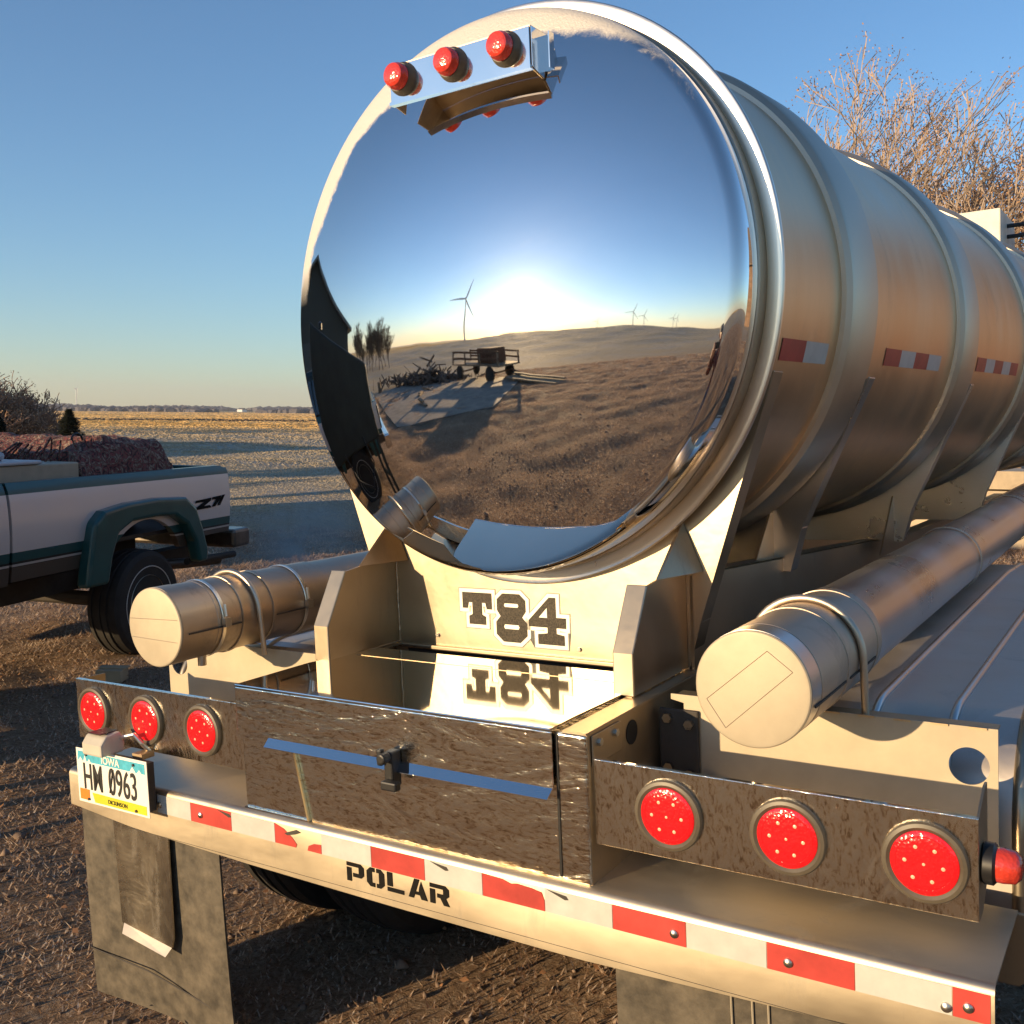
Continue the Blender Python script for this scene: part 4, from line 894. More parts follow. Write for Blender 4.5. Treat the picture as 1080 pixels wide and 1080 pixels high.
# exhaust vapour drifting behind the tailpipe
sm_, nt, b = new_mat('exhaust_vapour'); nt.nodes.remove(b); pv = N(nt, 'ShaderNodeVolumePrincipled'); nt.links.new(pv.outputs[0], nt.nodes['Material Output'].inputs['Volume'])
pv.inputs['Color'].default_value = (1, 1, 1, 1); pv.inputs['Anisotropy'].default_value = -.2; v = coords(nt); nz_ = tex(nt, v, 2.6, 4, .6, .6)
ln = N(nt, 'ShaderNodeVectorMath', operation='LENGTH'); mpp = N(nt, 'ShaderNodeMapping'); mpp.inputs['Scale'].default_value = (1 / .62, 1 / .62, 1 / .72); nt.links.new(v, mpp.inputs[0]); nt.links.new(mpp.outputs[0], ln.inputs[0])
mr = N(nt, 'ShaderNodeMapRange'); mr.inputs[1].default_value = 1; mr.inputs[2].default_value = .15; nt.links.new(ln.outputs['Value'], mr.inputs[0])
mr2 = N(nt, 'ShaderNodeMapRange'); mr2.inputs[1].default_value = .40; mr2.inputs[2].default_value = .65; nt.links.new(nz_, mr2.inputs[0])
mu = N(nt, 'ShaderNodeMath', operation='MULTIPLY'); nt.links.new(mr.outputs[0], mu.inputs[0]); nt.links.new(mr2.outputs[0], mu.inputs[1])
mu2 = N(nt, 'ShaderNodeMath', operation='MULTIPLY'); nt.links.new(mu.outputs[0], mu2.inputs[0]); mu2.inputs[1].default_value = 2.2; nt.links.new(mu2.outputs[0], pv.inputs['Density'])
sb = MB().lathe((0, 0, -.7), (0, 0, 1), [(0, .1), (.1, .4), (.4, .62), (.9, .62), (1.3, .4), (1.4, .1)], 24).build('exhaust_vapour', sm_, loc=(-5.35, 5.1, .38)); tag(sb, 'thin white exhaust vapour hanging behind the pickup', 'vapour', kind='stuff')

# ================================================================ SHED, PAD AND YARD BEHIND THE CAMERA
def ribbed():
    m, nt, b = new_mat('dark_ribbed_steel_siding'); v = coords(nt); w = N(nt, 'ShaderNodeTexWave'); w.inputs['Scale'].default_value = 3.2; w.bands_direction = 'Y'; nt.links.new(v, w.inputs[0])
    b.inputs['Base Color'].default_value = (.035, .045, .04, 1); b.inputs['Roughness'].default_value = .45; bump(nt, b, w.outputs[0], 1, .03); return m
SHX0, SHX1, SHY0, SHY1 = -24.0, -13.6, -2.4, 6.2
sh = empty('machine_shed', (0, 0, 0), label='dark steel machine shed standing beyond the pickup', cat='shed')
zg = -1.9; ev = 2.75; rdg = 4.9
poly = [(SHY0, zg), (SHY1, zg), (SHY1, ev), ((SHY0 + SHY1) / 2, rdg), (SHY0, ev)]
MB().prism(poly, 'x', SHX0, SHX1).build('shed_wall', ribbed(), sh)
my = (SHY0 + SHY1) / 2
for y0, y1 in ((SHY0 - .35, my), (SHY1 + .35, my)):
    z0 = ev + (rdg - ev) * (-.35) / (my - SHY0)
    MB().add([(SHX0 - .3, y0, z0 + .02), (SHX1 + .3, y0, z0 + .02), (SHX1 + .3, y1, rdg + .02), (SHX0 - .3, y1, rdg + .02), (SHX0 - .3, y0, z0 + .16), (SHX1 + .3, y0, z0 + .16), (SHX1 + .3, y1, rdg + .16), (SHX0 - .3, y1, rdg + .16)], [(0, 1, 2, 3), (7, 6, 5, 4), (0, 4, 5, 1), (1, 5, 6, 2), (2, 6, 7, 3), (3, 7, 4, 0)]).build('shed_roof', simple('grey_roof_steel', (.16, .17, .16), .45), sh)
MB().box(SHX1, SHX1 + .05, SHY0 + 2.4, SHY0 + 6.2, zg, 2.4).build('sliding_door', simple('faded_door_steel', (.06, .07, .065), .5), sh)
# dark tank added out of frame to hide the truck's cab in the mirror
ft = empty('added_mirror_blocker', (-3.5, .20, gz(-3.5, .2)), label='dark slope topped tank on a stand, added to hide the pickup cab in the mirror', cat='fuel tank')
dk = simple('dark_blocker_paint', (.018, .024, .020), .5, .1, .3, 4)
MB().prism([(-.84, .98), (.62, .98), (.62, 2.32), (-.30, 2.05), (-.84, 1.84)], 'x', -.22, .22).build('tank_body', dk, ft, bevel=.03, seg=3)
for sx in (-.19, .19):
    for sy in (-.76, .56): MB().box(sx - .025, sx + .025, sy - .025, sy + .025, -.05, .98).build('leg', dk, ft)
MB().box(-.2, .2, -.785, -.745, .45, .49).build('stretcher', dk, ft); MB().box(-.2, .2, .545, .585, .45, .49).build('stretcher', dk, ft)
MB().lathe((0, .3, 2.25), (0, 0, 1), [(0, .06), (.06, .06), (.08, .02)], 16).build('filler_cap', M['black'], ft, smooth=40)
MB().tube([(.23, -.4, 1.1), (.30, -.45, .8), (.27, -.2, .55), (.30, .1, .75), (.24, .2, 1.05)], .016).build('delivery_hose', M['black'], ft, smooth=60)
# concrete pad
pts = [(-7.7, -3.3), (-4.2, -6.2), (-5.8, -12.6), (-13, -15.6), (-20, -14.0), (-19.5, -6.8)]
zt_ = [gz(*q) + .05 for q in pts]
m = MB(); n = len(pts); m.add([(x, y, z) for (x, y), z in zip(pts, zt_)] + [(x, y, z - .3) for (x, y), z in zip(pts, zt_)], [tuple(range(n))] + [(i, n + i, n + (i + 1) % n, (i + 1) % n) for i in range(n)])
tag(m.build('concrete_pad', simple('stained_concrete', (.20, .17, .14), .8, 0, .35, 2, .004)), kind='structure')
wood = simple('weathered_wood', (.26, .17, .10), .8, 0, .4, 6, .004); rust = simple('rusty_iron', (.16, .075, .04), .8, .2, .4, 9, .003)
# flat rack wagon
wx, wy = -9.6, -13.6; wg = empty('rack_wagon', (wx, wy, gz(wx, wy) + .06), (0, 0, R_(14)), label='old wooden rack wagon parked behind the photographer', cat='wagon')
MB().box(-2.9, 2.9, -1.1, 1.1, .82, .92).build('wagon_deck', wood, wg)
for x in (-2.8, -1, 1, 2.8):
    for y in (-1.05, 1.05): MB().box(x - .05, x + .05, y - .05, y + .05, .92, 1.55).build('stake', wood, wg)
for y in (-1.05, 1.05):
    for z in (1.15, 1.5): MB().box(-2.9, 2.9, y - .03, y + .03, z, z + .12).build('side_rail', rust, wg)
for x in (-1.9, 1.9):
    MB().cyl((x, -1, .42), (x, 1, .42), .05).build('axle', rust, wg)
    for y in (-1, 1): MB().lathe((x, y - .1, .42), (0, 1, 0), [(0, .25), (.03, .40), (.17, .40), (.2, .25)], 28).build('wheel', M['rubber'], wg, smooth=30)
MB().box(.3, 1.9, -.7, .7, .93, 1.8).build('feed_bin', rust, wg, bevel=.04)
MB().tube([(2.9, 0, .6), (4.6, .2, .25)], .06).build('drawbar', rust, wg)
# scrap heap
random.seed(5); m = MB()
for k in range(420):
    x = random.gauss(0, 3.1); y = random.gauss(0, 1.0); z = abs(random.gauss(0, .5)) * max(.15, 1 - abs(x) / 5) + .1; a = random.uniform(0, 3.14); l = random.uniform(.25, .95); t_ = random.uniform(-.6, .6)
    d = Vector((math.cos(a) * math.cos(t_), math.sin(a) * math.cos(t_), math.sin(t_))) * l; m.tube([Vector((x, y, z)) - d, Vector((x, y, z)) + d], random.uniform(.02, .10), 5)
o = m.build('scrap_heap', simple('mixed_scrap', (.14, .10, .075), .75, .2, .8, 2)); o.location = (-16.2, -13.2, gz(-16.2, -13.2)); o.rotation_euler.z = R_(-20); tag(o, 'tangled heap of old timber and iron beside the wagon', 'scrap heap', kind='stuff')
stp = MB().lathe((0, 0, 0), (0, 0, 1), [(0, .32), (.3, .26), (.7, .24), (.72, .1)], 14); o = stp.build('tree_stump', wood, smooth=40); o.location = (-21.5, -8.6, gz(-21.5, -8.6)); tag(o, 'weathered stump standing by the corner of the concrete pad', 'stump')
for k, (x, y, a, l, lab) in enumerate([(-9.2, -6.3, .4, .8, 'short loose board lying nearest on the concrete pad'), (-11.5, -8, .9, .6, 'loose board lying in the middle of the concrete pad'), (-12.6, -9.6, .2, .9, 'longer loose board lying farthest back on the concrete pad')]):
    o = MB().box(-l, l, -.09, .09, 0, .07).box(-l * .6, l * .4, -.05, .12, .071, .12).build('loose_board', wood); o.location = (x, y, gz(x, y) + .07); o.rotation_euler.z = a; tag(o, lab, 'board', 'boards on the concrete pad')
pk = empty('plank_stack', (-4.6, -11.2, gz(-4.6, -11.2)), (0, 0, .35), label='low stack of long planks on the grass by the wagon', cat='planks')
for k in range(5): MB().box(-1.9 + .1 * (k % 2), 1.9, -.5 + .25 * (k % 4), -.3 + .25 * (k % 4), .05 + .12 * (k // 4) + .004 * k, .15 + .12 * (k // 4)).build('plank', wood, pk)

# ================================================================ TREES
def bare_tree(seed, H, spread=.5, levels=5, lean=(0, 0), trunk=.2, twig=.006, leaves=0, multi=1, base_len=.28, kids=(3, 4)):
    rn = random.Random(seed); mb_t = MB(); mb_c = MB(); ends = []
    def br(p, d, L, r, lv):
        pts = [p]; rs_ = [r]; n = 4 if lv < 3 else 3; q = p.copy(); dd = d.copy()
        for k in range(n):
            dd = (dd + Vector((rn.gauss(0, .13), rn.gauss(0, .13), rn.gauss(0, .09) + .05)) + Vector((lean[0], lean[1], 0)) * .04).normalized(); q = q + dd * (L / n); pts.append(q.copy()); rs_.append(max(twig, r * (1 - .5 * (k + 1) / n)))
        (mb_t if lv < 2 else mb_c).tube(pts, rs_, 7 if lv < 2 else 4 if lv < 4 else 3)
        if lv >= levels: ends.append((q, dd)); return
        nk = rn.randint(*kids) + (1 if lv in (1, 2, 4) else 0)
        for k in range(nk):
            f = rn.uniform(.35, 1) if k else 1.0; i = min(n, max(1, int(round(f * n)))); a = rn.uniform(0, 6.28); s_ = spread * rn.uniform(.7, 1.25) if k else spread * .4
            side_ = Vector((math.cos(a), math.sin(a), rn.uniform(-.1, .3))); nd = (dd + side_ * s_ * 1.1 + Vector((lean[0], lean[1], 0)) * .12).normalized()
            br(pts[i], nd, L * rn.uniform(.62, .82), rs_[i] * rn.uniform(.6, .8), lv + 1)
    for k in range(multi):
        a = rn.uniform(0, 6.28); off = .12 * H * spread if multi > 1 else 0
        br(Vector((off * .3 * math.cos(a), off * .3 * math.sin(a), -.1)), Vector((math.cos(a) * spread * .5 * (multi > 1), math.sin(a) * spread * .5 * (multi > 1), 1)).normalized(), H * base_len, trunk, 0)
    mz = max(v_[2] for v_ in mb_c.v); f_ = H / mz
    for m_ in (mb_t, mb_c): m_.v = [(a * f_, b_ * f_, c * f_) for a, b_, c in m_.v]
    ends = [(q * f_, d) for q, d in ends]
    lf = None
    if leaves:
        vs = []; fs = []
        for (q, d) in ends:
            if noise.noise(q * .45 + Vector((seed, 0, 0))) < -.12: continue
            for k in range(leaves):
                c = q + Vector((rn.gauss(0, .16), rn.gauss(0, .16), rn.gauss(0, .16))); u_ = Vector((rn.gauss(0, 1), rn.gauss(0, 1), rn.gauss(0, 1))).normalized() * .035; w_ = u_.cross(Vector((rn.gauss(0, 1), rn.gauss(0, 1), rn.gauss(0, 1)))).normalized() * .022
                o_ = len(vs); vs += [c - u_, c + w_, c + u_, c - w_]; fs.append((o_, o_ + 1, o_ + 2, o_ + 3))
        lf = MB().add(vs, fs)
    return mb_t, mb_c, lf
bark = simple('sunlit_bark', (.34, .25, .17), .85, 0, .35, 3, .01); twigm = simple('beige_twigs', (.36, .28, .22), .8, 0, .3, 2); leafm = simple('dry_rust_leaves', (.40, .24, .14), .7, 0, .4, 2)
bushtwig = simple('brown_bush_twigs', (.30, .18, .12), .8, 0, .3, 2); darkbark = simple('dark_bark', (.12, .085, .06), .85, 0, .3, 3)
def plant_tree(name, loc, label, cat, group=None, mats=(bark, twigm, leafm), rz=0, sc_=1, **k):
    t, c, l = bare_tree(**k); e = empty(name, loc, (0, 0, rz), label=label, cat=cat, group=group); e.scale = (sc_,) * 3
    t.build('trunk', mats[0], e, smooth=60); c.build('crown', mats[1], e)
    if l: l.build('dry_leaves', mats[2], e)
    return e
TG = 'bare trees behind the tank'
plant_tree('bare_tree', (-4.4, 30.2, -1.6), 'tallest bare tree behind the tank with a pale sunlit trunk', 'tree', TG, seed=21, H=13.6, spread=.62, levels=7, kids=(2, 3), lean=(.4, .1), trunk=.26, leaves=7, twig=.009, base_len=.2)
plant_tree('bare_tree', (-6.25, 28.9, -1.6), 'bare tree with rust coloured leaves in the middle of the row behind the tank', 'tree', TG, seed=8, H=12.2, spread=.66, levels=7, kids=(2, 3), lean=(.2, .05), trunk=.18, leaves=10, twig=.008, base_len=.2)
plant_tree('bare_tree', (-8.4, 28.6, -1.6), 'leftmost and lowest bare tree showing over the tank top', 'tree', TG, seed=35, H=11.2, spread=.7, levels=7, kids=(2, 3), trunk=.16, leaves=7, twig=.008, base_len=.2)
plant_tree('bare_tree', (-2.5, 31.4, -1.6), 'bare tree behind the white hood box at the right edge', 'tree', TG, seed=14, H=11.6, spread=.7, levels=7, kids=(2, 3), lean=(.4, .1), trunk=.18, leaves=7, twig=.008, base_len=.2)
plant_tree('leafless_bush', (-41.2, 20.7, gz(-41.2, 20.7)), 'large leafless bush at the left edge beyond the pickup', 'bush', 'leafless bushes beyond the pickup', mats=(darkbark, bushtwig, leafm), seed=3, H=5.6, spread=1.1, levels=5, trunk=.09, multi=7, base_len=.26, leaves=3, twig=.012)
plant_tree('leafless_bush', (-40.2, 23.0, gz(-40.2, 23.0)), 'smaller leafless bush right of the large one beyond the pickup', 'bush', 'leafless bushes beyond the pickup', mats=(darkbark, bushtwig, leafm), seed=9, H=4.2, spread=1.1, levels=5, trunk=.08, multi=7, base_len=.26, leaves=3, twig=.012)
def conifer(loc, H, lab, seed):
    rn = random.Random(seed); e = empty('young_spruce', loc, label=lab, cat='spruce', group='young spruces beyond the pickup')
    MB().cyl((0, 0, 0), (0, 0, H * .95), .05, .01, 8).build('trunk', darkbark, e)
    vs = []; fs = []
    for k in range(15000):
        t = rn.random() ** .8; z = .15 + (H - .15) * t; r = (1 - t) ** .85 * H * .42 * (rn.random() ** .35) * (1 + .22 * math.sin(z * 16)); a = rn.uniform(0, 6.28)
        c = Vector((r * math.cos(a), r * math.sin(a), z)); d = Vector((math.cos(a), math.sin(a), rn.uniform(-.3, .5))).normalized() * .11; w = d.cross(Vector((0, 0, 1))).normalized() * .026
        o_ = len(vs); vs += [c - w, c + w, c + d]; fs.append((o_, o_ + 1, o_ + 2))
    MB().add(vs, fs).build('crown', simple('dark_spruce_needles', (.018, .03, .018), .8, 0, .5, 3), e)
conifer((-25.6, 14.1, -1.62), 3.05, 'left one of two dark young spruces behind the pickup load', 1)
conifer((-24.6, 15.6, -1.6), 3.2, 'right one of two dark young spruces behind the pickup load', 2)
# unseen barn right of the frame, added to brown the tank side's reflections
bn = empty('added_reflection_barn', (0, 0, 0), label='brown barn with grey roof, added unseen right of the bare trees for the tank reflections', cat='barn')
MB().prism([(26.5, -2.4), (26.5, 7.6), (31.5, 12.5), (36.5, 7.6), (36.5, -2.4)], 'x', 1.6, 17.5).build('barn_wall', simple('weathered_barn_board', (.19, .125, .085), .85, 0, .3, 3, .01), bn)
MB().add([(1.2, 26.0, 7.3), (17.9, 26.0, 7.3), (17.9, 31.5, 12.6), (1.2, 31.5, 12.6), (1.2, 26.0, 7.5), (17.9, 26.0, 7.5), (17.9, 31.5, 12.8), (1.2, 31.5, 12.8)], [(0, 1, 2, 3), (7, 6, 5, 4), (0, 4, 5, 1), (1, 5, 6, 2), (2, 6, 7, 3), (3, 7, 4, 0)]).build('barn_roof', simple('grey_shingle', (.14, .11, .09), .9, 0, .3, 5), bn)
MB().add([(1.2, 37.0, 7.3), (17.9, 37.0, 7.3), (17.9, 31.5, 12.6), (1.2, 31.5, 12.6), (1.2, 37.0, 7.5), (17.9, 37.0, 7.5), (17.9, 31.5, 12.8), (1.2, 31.5, 12.8)], [(0, 1, 2, 3), (7, 6, 5, 4), (0, 4, 5, 1), (1, 5, 6, 2), (2, 6, 7, 3), (3, 7, 4, 0)]).build('barn_roof', simple('grey_shingle', (.14, .11, .09), .9, 0, .3, 5), bn)
MB().box(7.2, 11.2, 26.42, 26.5, -2.2, 2.6).build('barn_door', simple('faded_red_door', (.20, .07, .045), .8, 0, .3, 3), bn)
# grove seen in the mirror
gt_ = plant_tree('grove_tree', (0, 0, 0), 'slim leafless grove tree behind the shed corner', 'tree', 'slim grove trees behind the photographer', mats=(darkbark, darkbark, leafm), seed=50, H=10, spread=.4, levels=5, trunk=.14, twig=.02)
rn = random.Random(3)
for k in range(11):
    d_ = rn.uniform(52, 66); a = R_(-63 - 12 * k / 10); x, y = d_ * math.sin(a), -d_ * math.cos(a)
    if k == 0: e = gt_
    else:
        e = gt_.copy(); col.objects.link(e)
        for ch in gt_.children: c = ch.copy(); col.objects.link(c); c.parent = e
    e.location = (x, y, gz(x, y)); e.scale = (rn.uniform(.55, .9),) * 3; e.rotation_euler.z = rn.uniform(0, 6)
# ================================================================ WIND TURBINES
twh = simple('turbine_white', (.62, .62, .62), .5, 0, .02)
def turbine():
    e = empty('wind_turbine'); MB().lathe((0, 0, 0), (0, 0, 1), [(0, 2.2), (80, 1.3)], 20).build('tower', twh, e, smooth=40)
    MB().box(-2, 2, -3, 6, 79.5, 83.5).build('nacelle', twh, e, bevel=.8)
    MB().lathe((0, -5.6, 81.5), (0, 1, 0), [(0, .3), (1.2, 1.3), (2.6, 1.6)], 16).build('hub', twh, e, smooth=40)
    for k in range(3):
        a = k * 2 * math.pi / 3 + .45; vs = []; fs = []
        for i_, (t, c) in enumerate([(0, 1.0), (3, 1.8), (10, 2.2), (25, 1.4), (40, .6), (42, .1)]):
            for (aa, bb) in ((-.3, -.25), (.7, 0), (-.3, .25)): vs.append((aa * c * 1.6, bb * c, t))
        for q in range(5):
            for j_ in range(3): b1 = q * 3 + j_; b2 = q * 3 + (j_ + 1) % 3; fs.append((b1, b2, b2 + 3, b1 + 3))
        o = MB().add(vs, fs).build('blade', twh, e); o.location = (0, -4.6, 81.5); o.rotation_euler = (0, a, 0)
    return e
fb = empty('added_shadow_barn', (0, 0, 0), label='long low barn added unseen far behind the shed, left of the frame, to shade the field', cat='barn')  # unseen barn added only to throw a shadow band across the left field
MB().prism([(-14, -2.6), (-14, 5.9), (-9, 9.0), (-4, 5.9), (-4, -2.6)], 'x', -125, -84).build('barn_wall', simple('pale_barn_siding', (.40, .38, .34), .8), fb)
MB().add([(-126, -14.6, 5.65), (-83, -14.6, 5.65), (-83, -9, 9.1), (-126, -9, 9.1), (-126, -14.6, 5.8), (-83, -14.6, 5.8), (-83, -9, 9.25), (-126, -9, 9.25)], [(0, 1, 2, 3), (7, 6, 5, 4), (0, 4, 5, 1), (1, 5, 6, 2), (2, 6, 7, 3), (3, 7, 4, 0)]).build('barn_roof', simple('barn_roof_steel', (.30, .12, .09), .6), fb)
MB().add([(-126, -3.4, 5.65), (-83, -3.4, 5.65), (-83, -9, 9.1), (-126, -9, 9.1), (-126, -3.4, 5.8), (-83, -3.4, 5.8), (-83, -9, 9.25), (-126, -9, 9.25)], [(0, 1, 2, 3), (7, 6, 5, 4), (0, 4, 5, 1), (1, 5, 6, 2), (2, 6, 7, 3), (3, 7, 4, 0)]).build('barn_roof', simple('barn_roof_steel', (.30, .12, .09), .6), fb)
tb0 = turbine()
for k, (x, y, z, rz, s_, lab) in enumerate([(-344, -424, -6, -.68, 1, 'nearest wind turbine, on the hill behind the photographer'), (22, -1050, 3, .0, .9, 'wind turbine right of the sun in the mirrored hill'), (85, -1350, 2, .1, .9, 'second small wind turbine right of the sun'), (-225, -1900, -5, .2, 1, 'tiny wind turbine under the sun'), (300, -1700, 5, -.3, .9, 'small wind turbine at the far right of the hill'), (345, -1800, 5, -.3, .9, 'outermost small wind turbine on the right of the hill'), (-3080, 2080, -2, 2.6, .85, 'distant wind turbine above the horizon left of the tank')]):
    if k == 0: e = tb0
    else:
        e = tb0.copy(); col.objects.link(e)
        for ch in tb0.children: c = ch.copy(); col.objects.link(c); c.parent = e
    e.location = (x, y, z); e.rotation_euler.z = rz; e.scale = (s_,) * 3; tag(e, lab, 'wind turbine', 'wind turbines')
# ================================================================ FAR FIELDS
def far_line(name, label, cat, pts, h, w, mat, seed, n=900):
    rn = random.Random(seed); vs = []; fs = []
    for k in range(n):
        t = rn.random() * (len(pts) - 1); i_ = int(t); f = t - i_; x = pts[i_][0] + (pts[i_ + 1][0] - pts[i_][0]) * f; y = pts[i_][1] + (pts[i_ + 1][1] - pts[i_][1]) * f
        g_ = .5 + .5 * noise.noise(Vector((x * .012, y * .012, seed))) ; 
        if g_ < .34: continue
        hh = h * (.35 + .9 * g_) * rn.uniform(.7, 1.1); rr_ = w * rn.uniform(.5, 1.2); x += rn.gauss(0, w); y += rn.gauss(0, w); o_ = len(vs)
        zb = -2.2
        for q in range(6): a = q * math.pi / 3 + rn.uniform(-.2, .2); vs.append((x + rr_ * math.cos(a), y + rr_ * math.sin(a), zb)); 
        for q in range(6): a = q * math.pi / 3 + rn.uniform(-.2, .2); r2 = rr_ * rn.uniform(.7, 1.1); vs.append((x + r2 * math.cos(a), y + r2 * math.sin(a), zb + hh * rn.uniform(.5, .8)))
        vs.append((x + rn.gauss(0, .2) * rr_, y, zb + hh))
        for q in range(6): q2 = (q + 1) % 6; fs += [(o_ + q, o_ + q2, o_ + 6 + q2, o_ + 6 + q), (o_ + 6 + q, o_ + 6 + q2, o_ + 12)]
    return tag(MB().add([v_ for v_ in vs], fs).build(name, mat), label, cat, kind='stuff')
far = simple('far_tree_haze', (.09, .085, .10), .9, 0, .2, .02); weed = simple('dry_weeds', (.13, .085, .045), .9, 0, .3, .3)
far_line('distant_trees', 'low grey line of trees along the horizon', 'trees', [(-2600, 800), (-2000, 1500), (-1500, 2300), (-900, 2600)], 15, 16, far, 2, 1300)
far_line('distant_trees', 'nearer grey tree belt on the horizon above the pickup', 'trees', [(-1300, 760), (-1080, 900), (-900, 980)], 9, 9, far, 4, 700)
far_line('fence_row', 'dark weedy fence row across the tan field', 'weeds', [(-330, 150), (-250, 215), (-180, 262), (-90, 330), (60, 400)], 1.1, .8, weed, 7, 1500)
for k, (x, y, w, lab) in enumerate([(-1400, 1480, 22, 'white farm building on the horizon just left of the tank'), (-1560, 1420, 14, 'smaller white farm shed on the horizon beside the farm building')]):
    e = empty('farm_building', (x, y, -2), label=lab, cat='farm building', group='farm buildings on the horizon')
    MB().box(-w / 2, w / 2, -6, 6, 0, 5).build('wall', twh, e); MB().prism([(-6.5, 5), (6.5, 5), (0, 8)], 'x', -w / 2 - .5, w / 2 + .5).build('roof', far, e)
# small things on the ground
o = MB().box(-.09, .09, -.06, .06, 0, .085).box(-.10, .10, -.01, .07, .085, .094).build('wooden_block', simple('pale_offcut', (.42, .32, .20), .7, 0, .2, 5), bevel=.006); o.location = (-4.72, 2.62, gz(-4.72, 2.62)); o.rotation_euler.z = .5; tag(o, 'cardboard coloured wooden block on the ground behind the left lamp panel', 'block')
for k, (x, y, w, h, lab) in enumerate([(-1.35, 11.2, .7, .62, 'pale wooden crate under the tank, the left one seen in the gap'), (-.45, 12.0, .9, .95, 'taller pale crate under the tank, the right one seen in the gap')]):
    e = empty('wooden_crate', (x, y, gz(x, y)), (0, 0, .25 * k + .2), label=lab, cat='crate', group='pale crates seen under the tank')
    for q in range(4): MB().box(-w / 2, w / 2, -w / 2, w / 2, q * h / 4 + .01, (q + 1) * h / 4 - .012).build('slat_course', simple('pale_crate_wood', (.55, .45, .32), .7), e)
    for sx in (-1, 1):
        for sy in (-1, 1): MB().box(sx * w / 2 - .03, sx * w / 2 + .03, sy * w / 2 - .03, sy * w / 2 + .03, 0, h).build('corner_post', wood, e)
# clods and small stones
rc_ = np.random.default_rng(77); nc = 7000; qx = -1.2 + 6.5 * rc_.normal(0, .5, nc); qy = -.6 + 6.0 * rc_.normal(0, .5, nc); qz = hgt(qx, qy) + lumpz(qx, qy); qs = rc_.lognormal(-4.75, .5, nc)
oc = np.array([(1, 0, 0), (-1, 0, 0), (0, 1, 0), (0, -1, 0), (0, 0, .7), (0, 0, -.7)], float); V = np.empty((nc, 6, 3), np.float32)
for k in range(6): V[:, k] = np.c_[qx, qy, qz + qs * .3] + oc[k] * qs[:, None] * rc_.uniform(.6, 1.3, (nc, 3)) + rc_.normal(0, .15, (nc, 3)) * qs[:, None]
tri = np.array([(0, 2, 4), (2, 1, 4), (1, 3, 4), (3, 0, 4), (2, 0, 5), (1, 2, 5), (3, 1, 5), (0, 3, 5)]); Fc = (np.arange(nc)[:, None, None] * 6 + tri[None]).reshape(-1, 3)
tag(fast_mesh('soil_clods', V.reshape(-1, 3), Fc, simple('soil_clod', (.20, .14, .10), .9, 0, .6, 7)), 'small clods and pebbles lying in the dead grass', 'clods', kind='stuff')
# scattered dead leaves
rn2 = np.random.default_rng(8); nl = 5000; lx = rn2.uniform(-6, 5, nl); ly = rn2.uniform(-6, 5, nl); lz = hgt(lx, ly) + lumpz(lx, ly) + rn2.uniform(.015, .05, nl)
a = rn2.uniform(0, 6.28, nl); t_ = rn2.uniform(-.7, .7, nl); s_ = rn2.uniform(.007, .017, nl); V = np.empty((nl, 4, 3), np.float32)
ux, uy, uz = np.cos(a) * np.cos(t_) * s_, np.sin(a) * np.cos(t_) * s_, np.sin(t_) * s_; wx_, wy_ = -np.sin(a) * s_ * .6, np.cos(a) * s_ * .6
V[:, 0] = np.c_[lx - ux, ly - uy, lz - uz]; V[:, 1] = np.c_[lx + wx_, ly + wy_, lz + .006]; V[:, 2] = np.c_[lx + ux, ly + uy, lz + uz]; V[:, 3] = np.c_[lx - wx_, ly - wy_, lz - .002]
tag(fast_mesh('fallen_leaves', V.reshape(-1, 3), np.arange(nl * 4).reshape(-1, 4), simple('fallen_leaf', (.30, .15, .07), .7, 0, .5, 30)), 'rust brown fallen leaves scattered in the grass', 'leaves', kind='stuff')

# ================================================================ PHOTOGRAPHER (seen in the mirror)
skin = simple('skin', (.48, .27, .18), .5, 0, .08, 30); jacket = M['camo']; jeans = simple('blue_jeans', (.06, .09, .16), .8, 0, .25, 40); boot = simple('work_boot', (.08, .05, .03), .6)
fh = Vector((fwd.x, fwd.y, 0)).normalized(); rh = Vector((right.x, right.y, 0)).normalized(); pr_ = Vector((CAM.x, CAM.y, 0)) - fh * .50; pz = gz(pr_.x, pr_.y)
PE = empty('person'); PE.matrix_world = Matrix(((rh.x, fh.x, 0, pr_.x), (rh.y, fh.y, 0, pr_.y), (0, 0, 1, pz), (0, 0, 0, 1)))
tag(PE, 'person in cap, camouflage jacket and jeans holding up a phone to photograph the tank', 'person')
hz = CAM.z - pz
sk = {'pel': ((0, 0, .93), .155), 'waist': ((0, 0, 1.08), .145), 'chest': ((0, .01, 1.30), .165), 'up': ((0, 0, 1.42), .12), 'neck': ((0, .01, 1.50), .058), 'hb': ((0, .02, 1.58), .075), 'hm': ((0, .025, 1.67), .098), 'ht': ((0, .01, 1.74), .08)}
ed = [('pel', 'waist'), ('waist', 'chest'), ('chest', 'up'), ('up', 'neck'), ('neck', 'hb'), ('hb', 'hm'), ('hm', 'ht')]
for s in (-1, 1):
    t = 'L' if s < 0 else 'R'
    sk.update({'sh' + t: ((s * .18, 0, 1.42), .075), 'el' + t: ((s * .25, .16, 1.20), .052), 'wr' + t: ((s * .11, .40, hz - .08), .032), 'ha' + t: ((s * .085, .445, hz - .02), .036),
               'hi' + t: ((s * .10, 0, .86), .105), 'kn' + t: ((s * .12, .03, .48), .066), 'an' + t: ((s * .13, -.01, .09), .048), 'fo' + t: ((s * .15, .15, .045), .045)})
    ed += [('up', 'sh' + t), ('sh' + t, 'el' + t), ('el' + t, 'wr' + t), ('wr' + t, 'ha' + t), ('pel', 'hi' + t), ('hi' + t, 'kn' + t), ('kn' + t, 'an' + t), ('an' + t, 'fo' + t)]
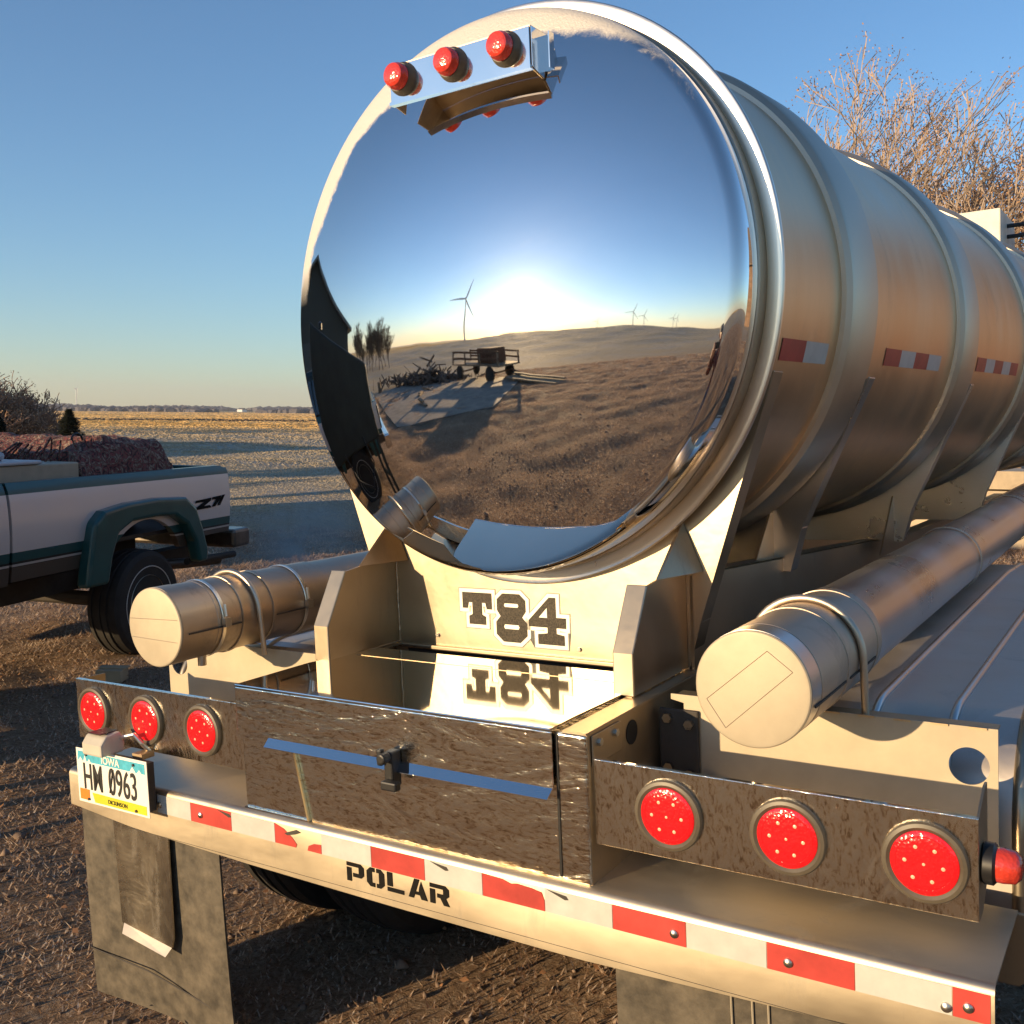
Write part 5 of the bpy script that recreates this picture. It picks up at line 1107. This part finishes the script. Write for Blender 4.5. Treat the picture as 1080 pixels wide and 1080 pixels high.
keys = list(sk); me = bpy.data.meshes.new('b'); me.from_pydata([sk[k][0] for k in keys], [(keys.index(a), keys.index(b_)) for a, b_ in ed], [])
ob = bpy.data.objects.new('b', me); col.objects.link(ob); ob.modifiers.new('s', 'SKIN'); 
for i_, k in enumerate(keys): me.skin_vertices[0].data[i_].radius = (sk[k][1],) * 2
me.skin_vertices[0].data[0].use_root = True; su = ob.modifiers.new('u', 'SUBSURF'); su.levels = 2; su.render_levels = 2
me2 = bpy.data.meshes.new_from_object(ob.evaluated_get(bpy.context.evaluated_depsgraph_get())); bpy.data.objects.remove(ob)
body = MB().add([tuple(v_.co) for v_ in me2.vertices], [tuple(p_.vertices) for p_ in me2.polygons])
for s in (-1, 1):     # fingers gripping the phone edges, thumbs in front
    for k, (dz_, l_) in enumerate(((.035, .9), (.012, 1), (-.012, .95), (-.034, .8))):
        y_ = .462; x_ = s * .088; z_ = hz + dz_
        body.tube([(x_, y_ - .02, z_ - .012), (x_ + s * .004, y_ + .012, z_), (x_ - s * .012 * l_, y_ + .030, z_ + .002), (x_ - s * .035 * l_, y_ + .030, z_)], [.010, .009, .008, .006], 8)
    body.tube([(s * .085, .445, hz - .03), (s * .075, .452, hz - .012), (s * .055, .458, hz + .012)], [.012, .010, .007], 8)
hd = body.tube([(0, .115, 1.675), (0, .142, 1.645), (0, .120, 1.635)], [.010, .016, .012], 8)       # nose
for s in (-1, 1): body.tube([(s * .098, .02, 1.69), (s * .108, .01, 1.665), (s * .098, .02, 1.63)], [.012, .016, .009], 8)
bo = body.build('body', [skin, jacket, jeans, boot], PE, smooth=60)
for p_ in bo.data.polygons:
    c = p_.center
    p_.material_index = 3 if c.z < .13 else 2 if c.z < .93 else 0 if (c.z > 1.49 and abs(c.x) < .14 and c.y < .2) or c.y > .38 else 1
capm = simple('cap_cloth', (.22, .20, .17), .8)
cpv = MB().lathe((0, .012, 1.70), (0, 0, 1), [(0, .108), (.03, .108), (.07, .09), (.095, .05), (.10, .005)], 28); cp_ = cpv.build('cap', capm, PE, smooth=50)
MB().prism([(-.08, .09), (-.085, .15), (-.05, .19), (0, .205), (.05, .19), (.085, .15), (.08, .09)], 'z', 1.70, 1.708).build('cap_peak', capm, cp_)
for s in (-1, 1): MB().lathe((s * .035, .105, 1.682), (0, 1, 0), [(0, .013), (.006, .011), (.009, .004)], 12).build('eye', M['plate_white'], PE); MB().lathe((s * .035, .113, 1.682), (0, 1, 0), [(0, .006), (.002, .002)], 10).build('pupil', M['black'], PE)
MB().tube([(-.028, .112, 1.612), (0, .120, 1.608), (.028, .112, 1.612)], .006, 6).build('mouth', simple('lips', (.35, .13, .10), .5), PE)
MB().tube([(-.07, .07, 1.60), (-.04, .098, 1.575), (0, .108, 1.565), (.04, .098, 1.575), (.07, .07, 1.60)], .022, 8).build('beard', simple('brown_beard', (.10, .05, .03), .9), PE, smooth=60)
ph = MB().box(-.078, .078, -.0045, .0045, -.038, .038).build('phone', M['black'], bevel=.004)
pc = CAM - Vector((fwd.x, fwd.y, 0)).normalized() * .03; ph.matrix_world = Matrix(((rh.x, fh.x, 0, pc.x), (rh.y, fh.y, 0, pc.y), (0, 0, 1, pc.z), (0, 0, 0, 1))); tag(ph, 'black phone held level in both hands of the person', 'phone')

# ================================================================ HAZE
hm = bpy.data.materials.new('haze_air'); hm.use_nodes = True; nt = hm.node_tree; nt.nodes.clear(); ho = nt.nodes.new('ShaderNodeOutputMaterial'); hv = nt.nodes.new('ShaderNodeVolumePrincipled')
hv.inputs['Color'].default_value = (1, .96, .93, 1); hv.inputs['Density'].default_value = .00013; hv.inputs['Anisotropy'].default_value = .2; nt.links.new(hv.outputs[0], ho.inputs['Volume'])
tag(MB().box(-5200, 5200, -5200, 5200, -9, 140).build('haze', hm), 'thin pale morning haze over the fields', 'haze', kind='stuff')
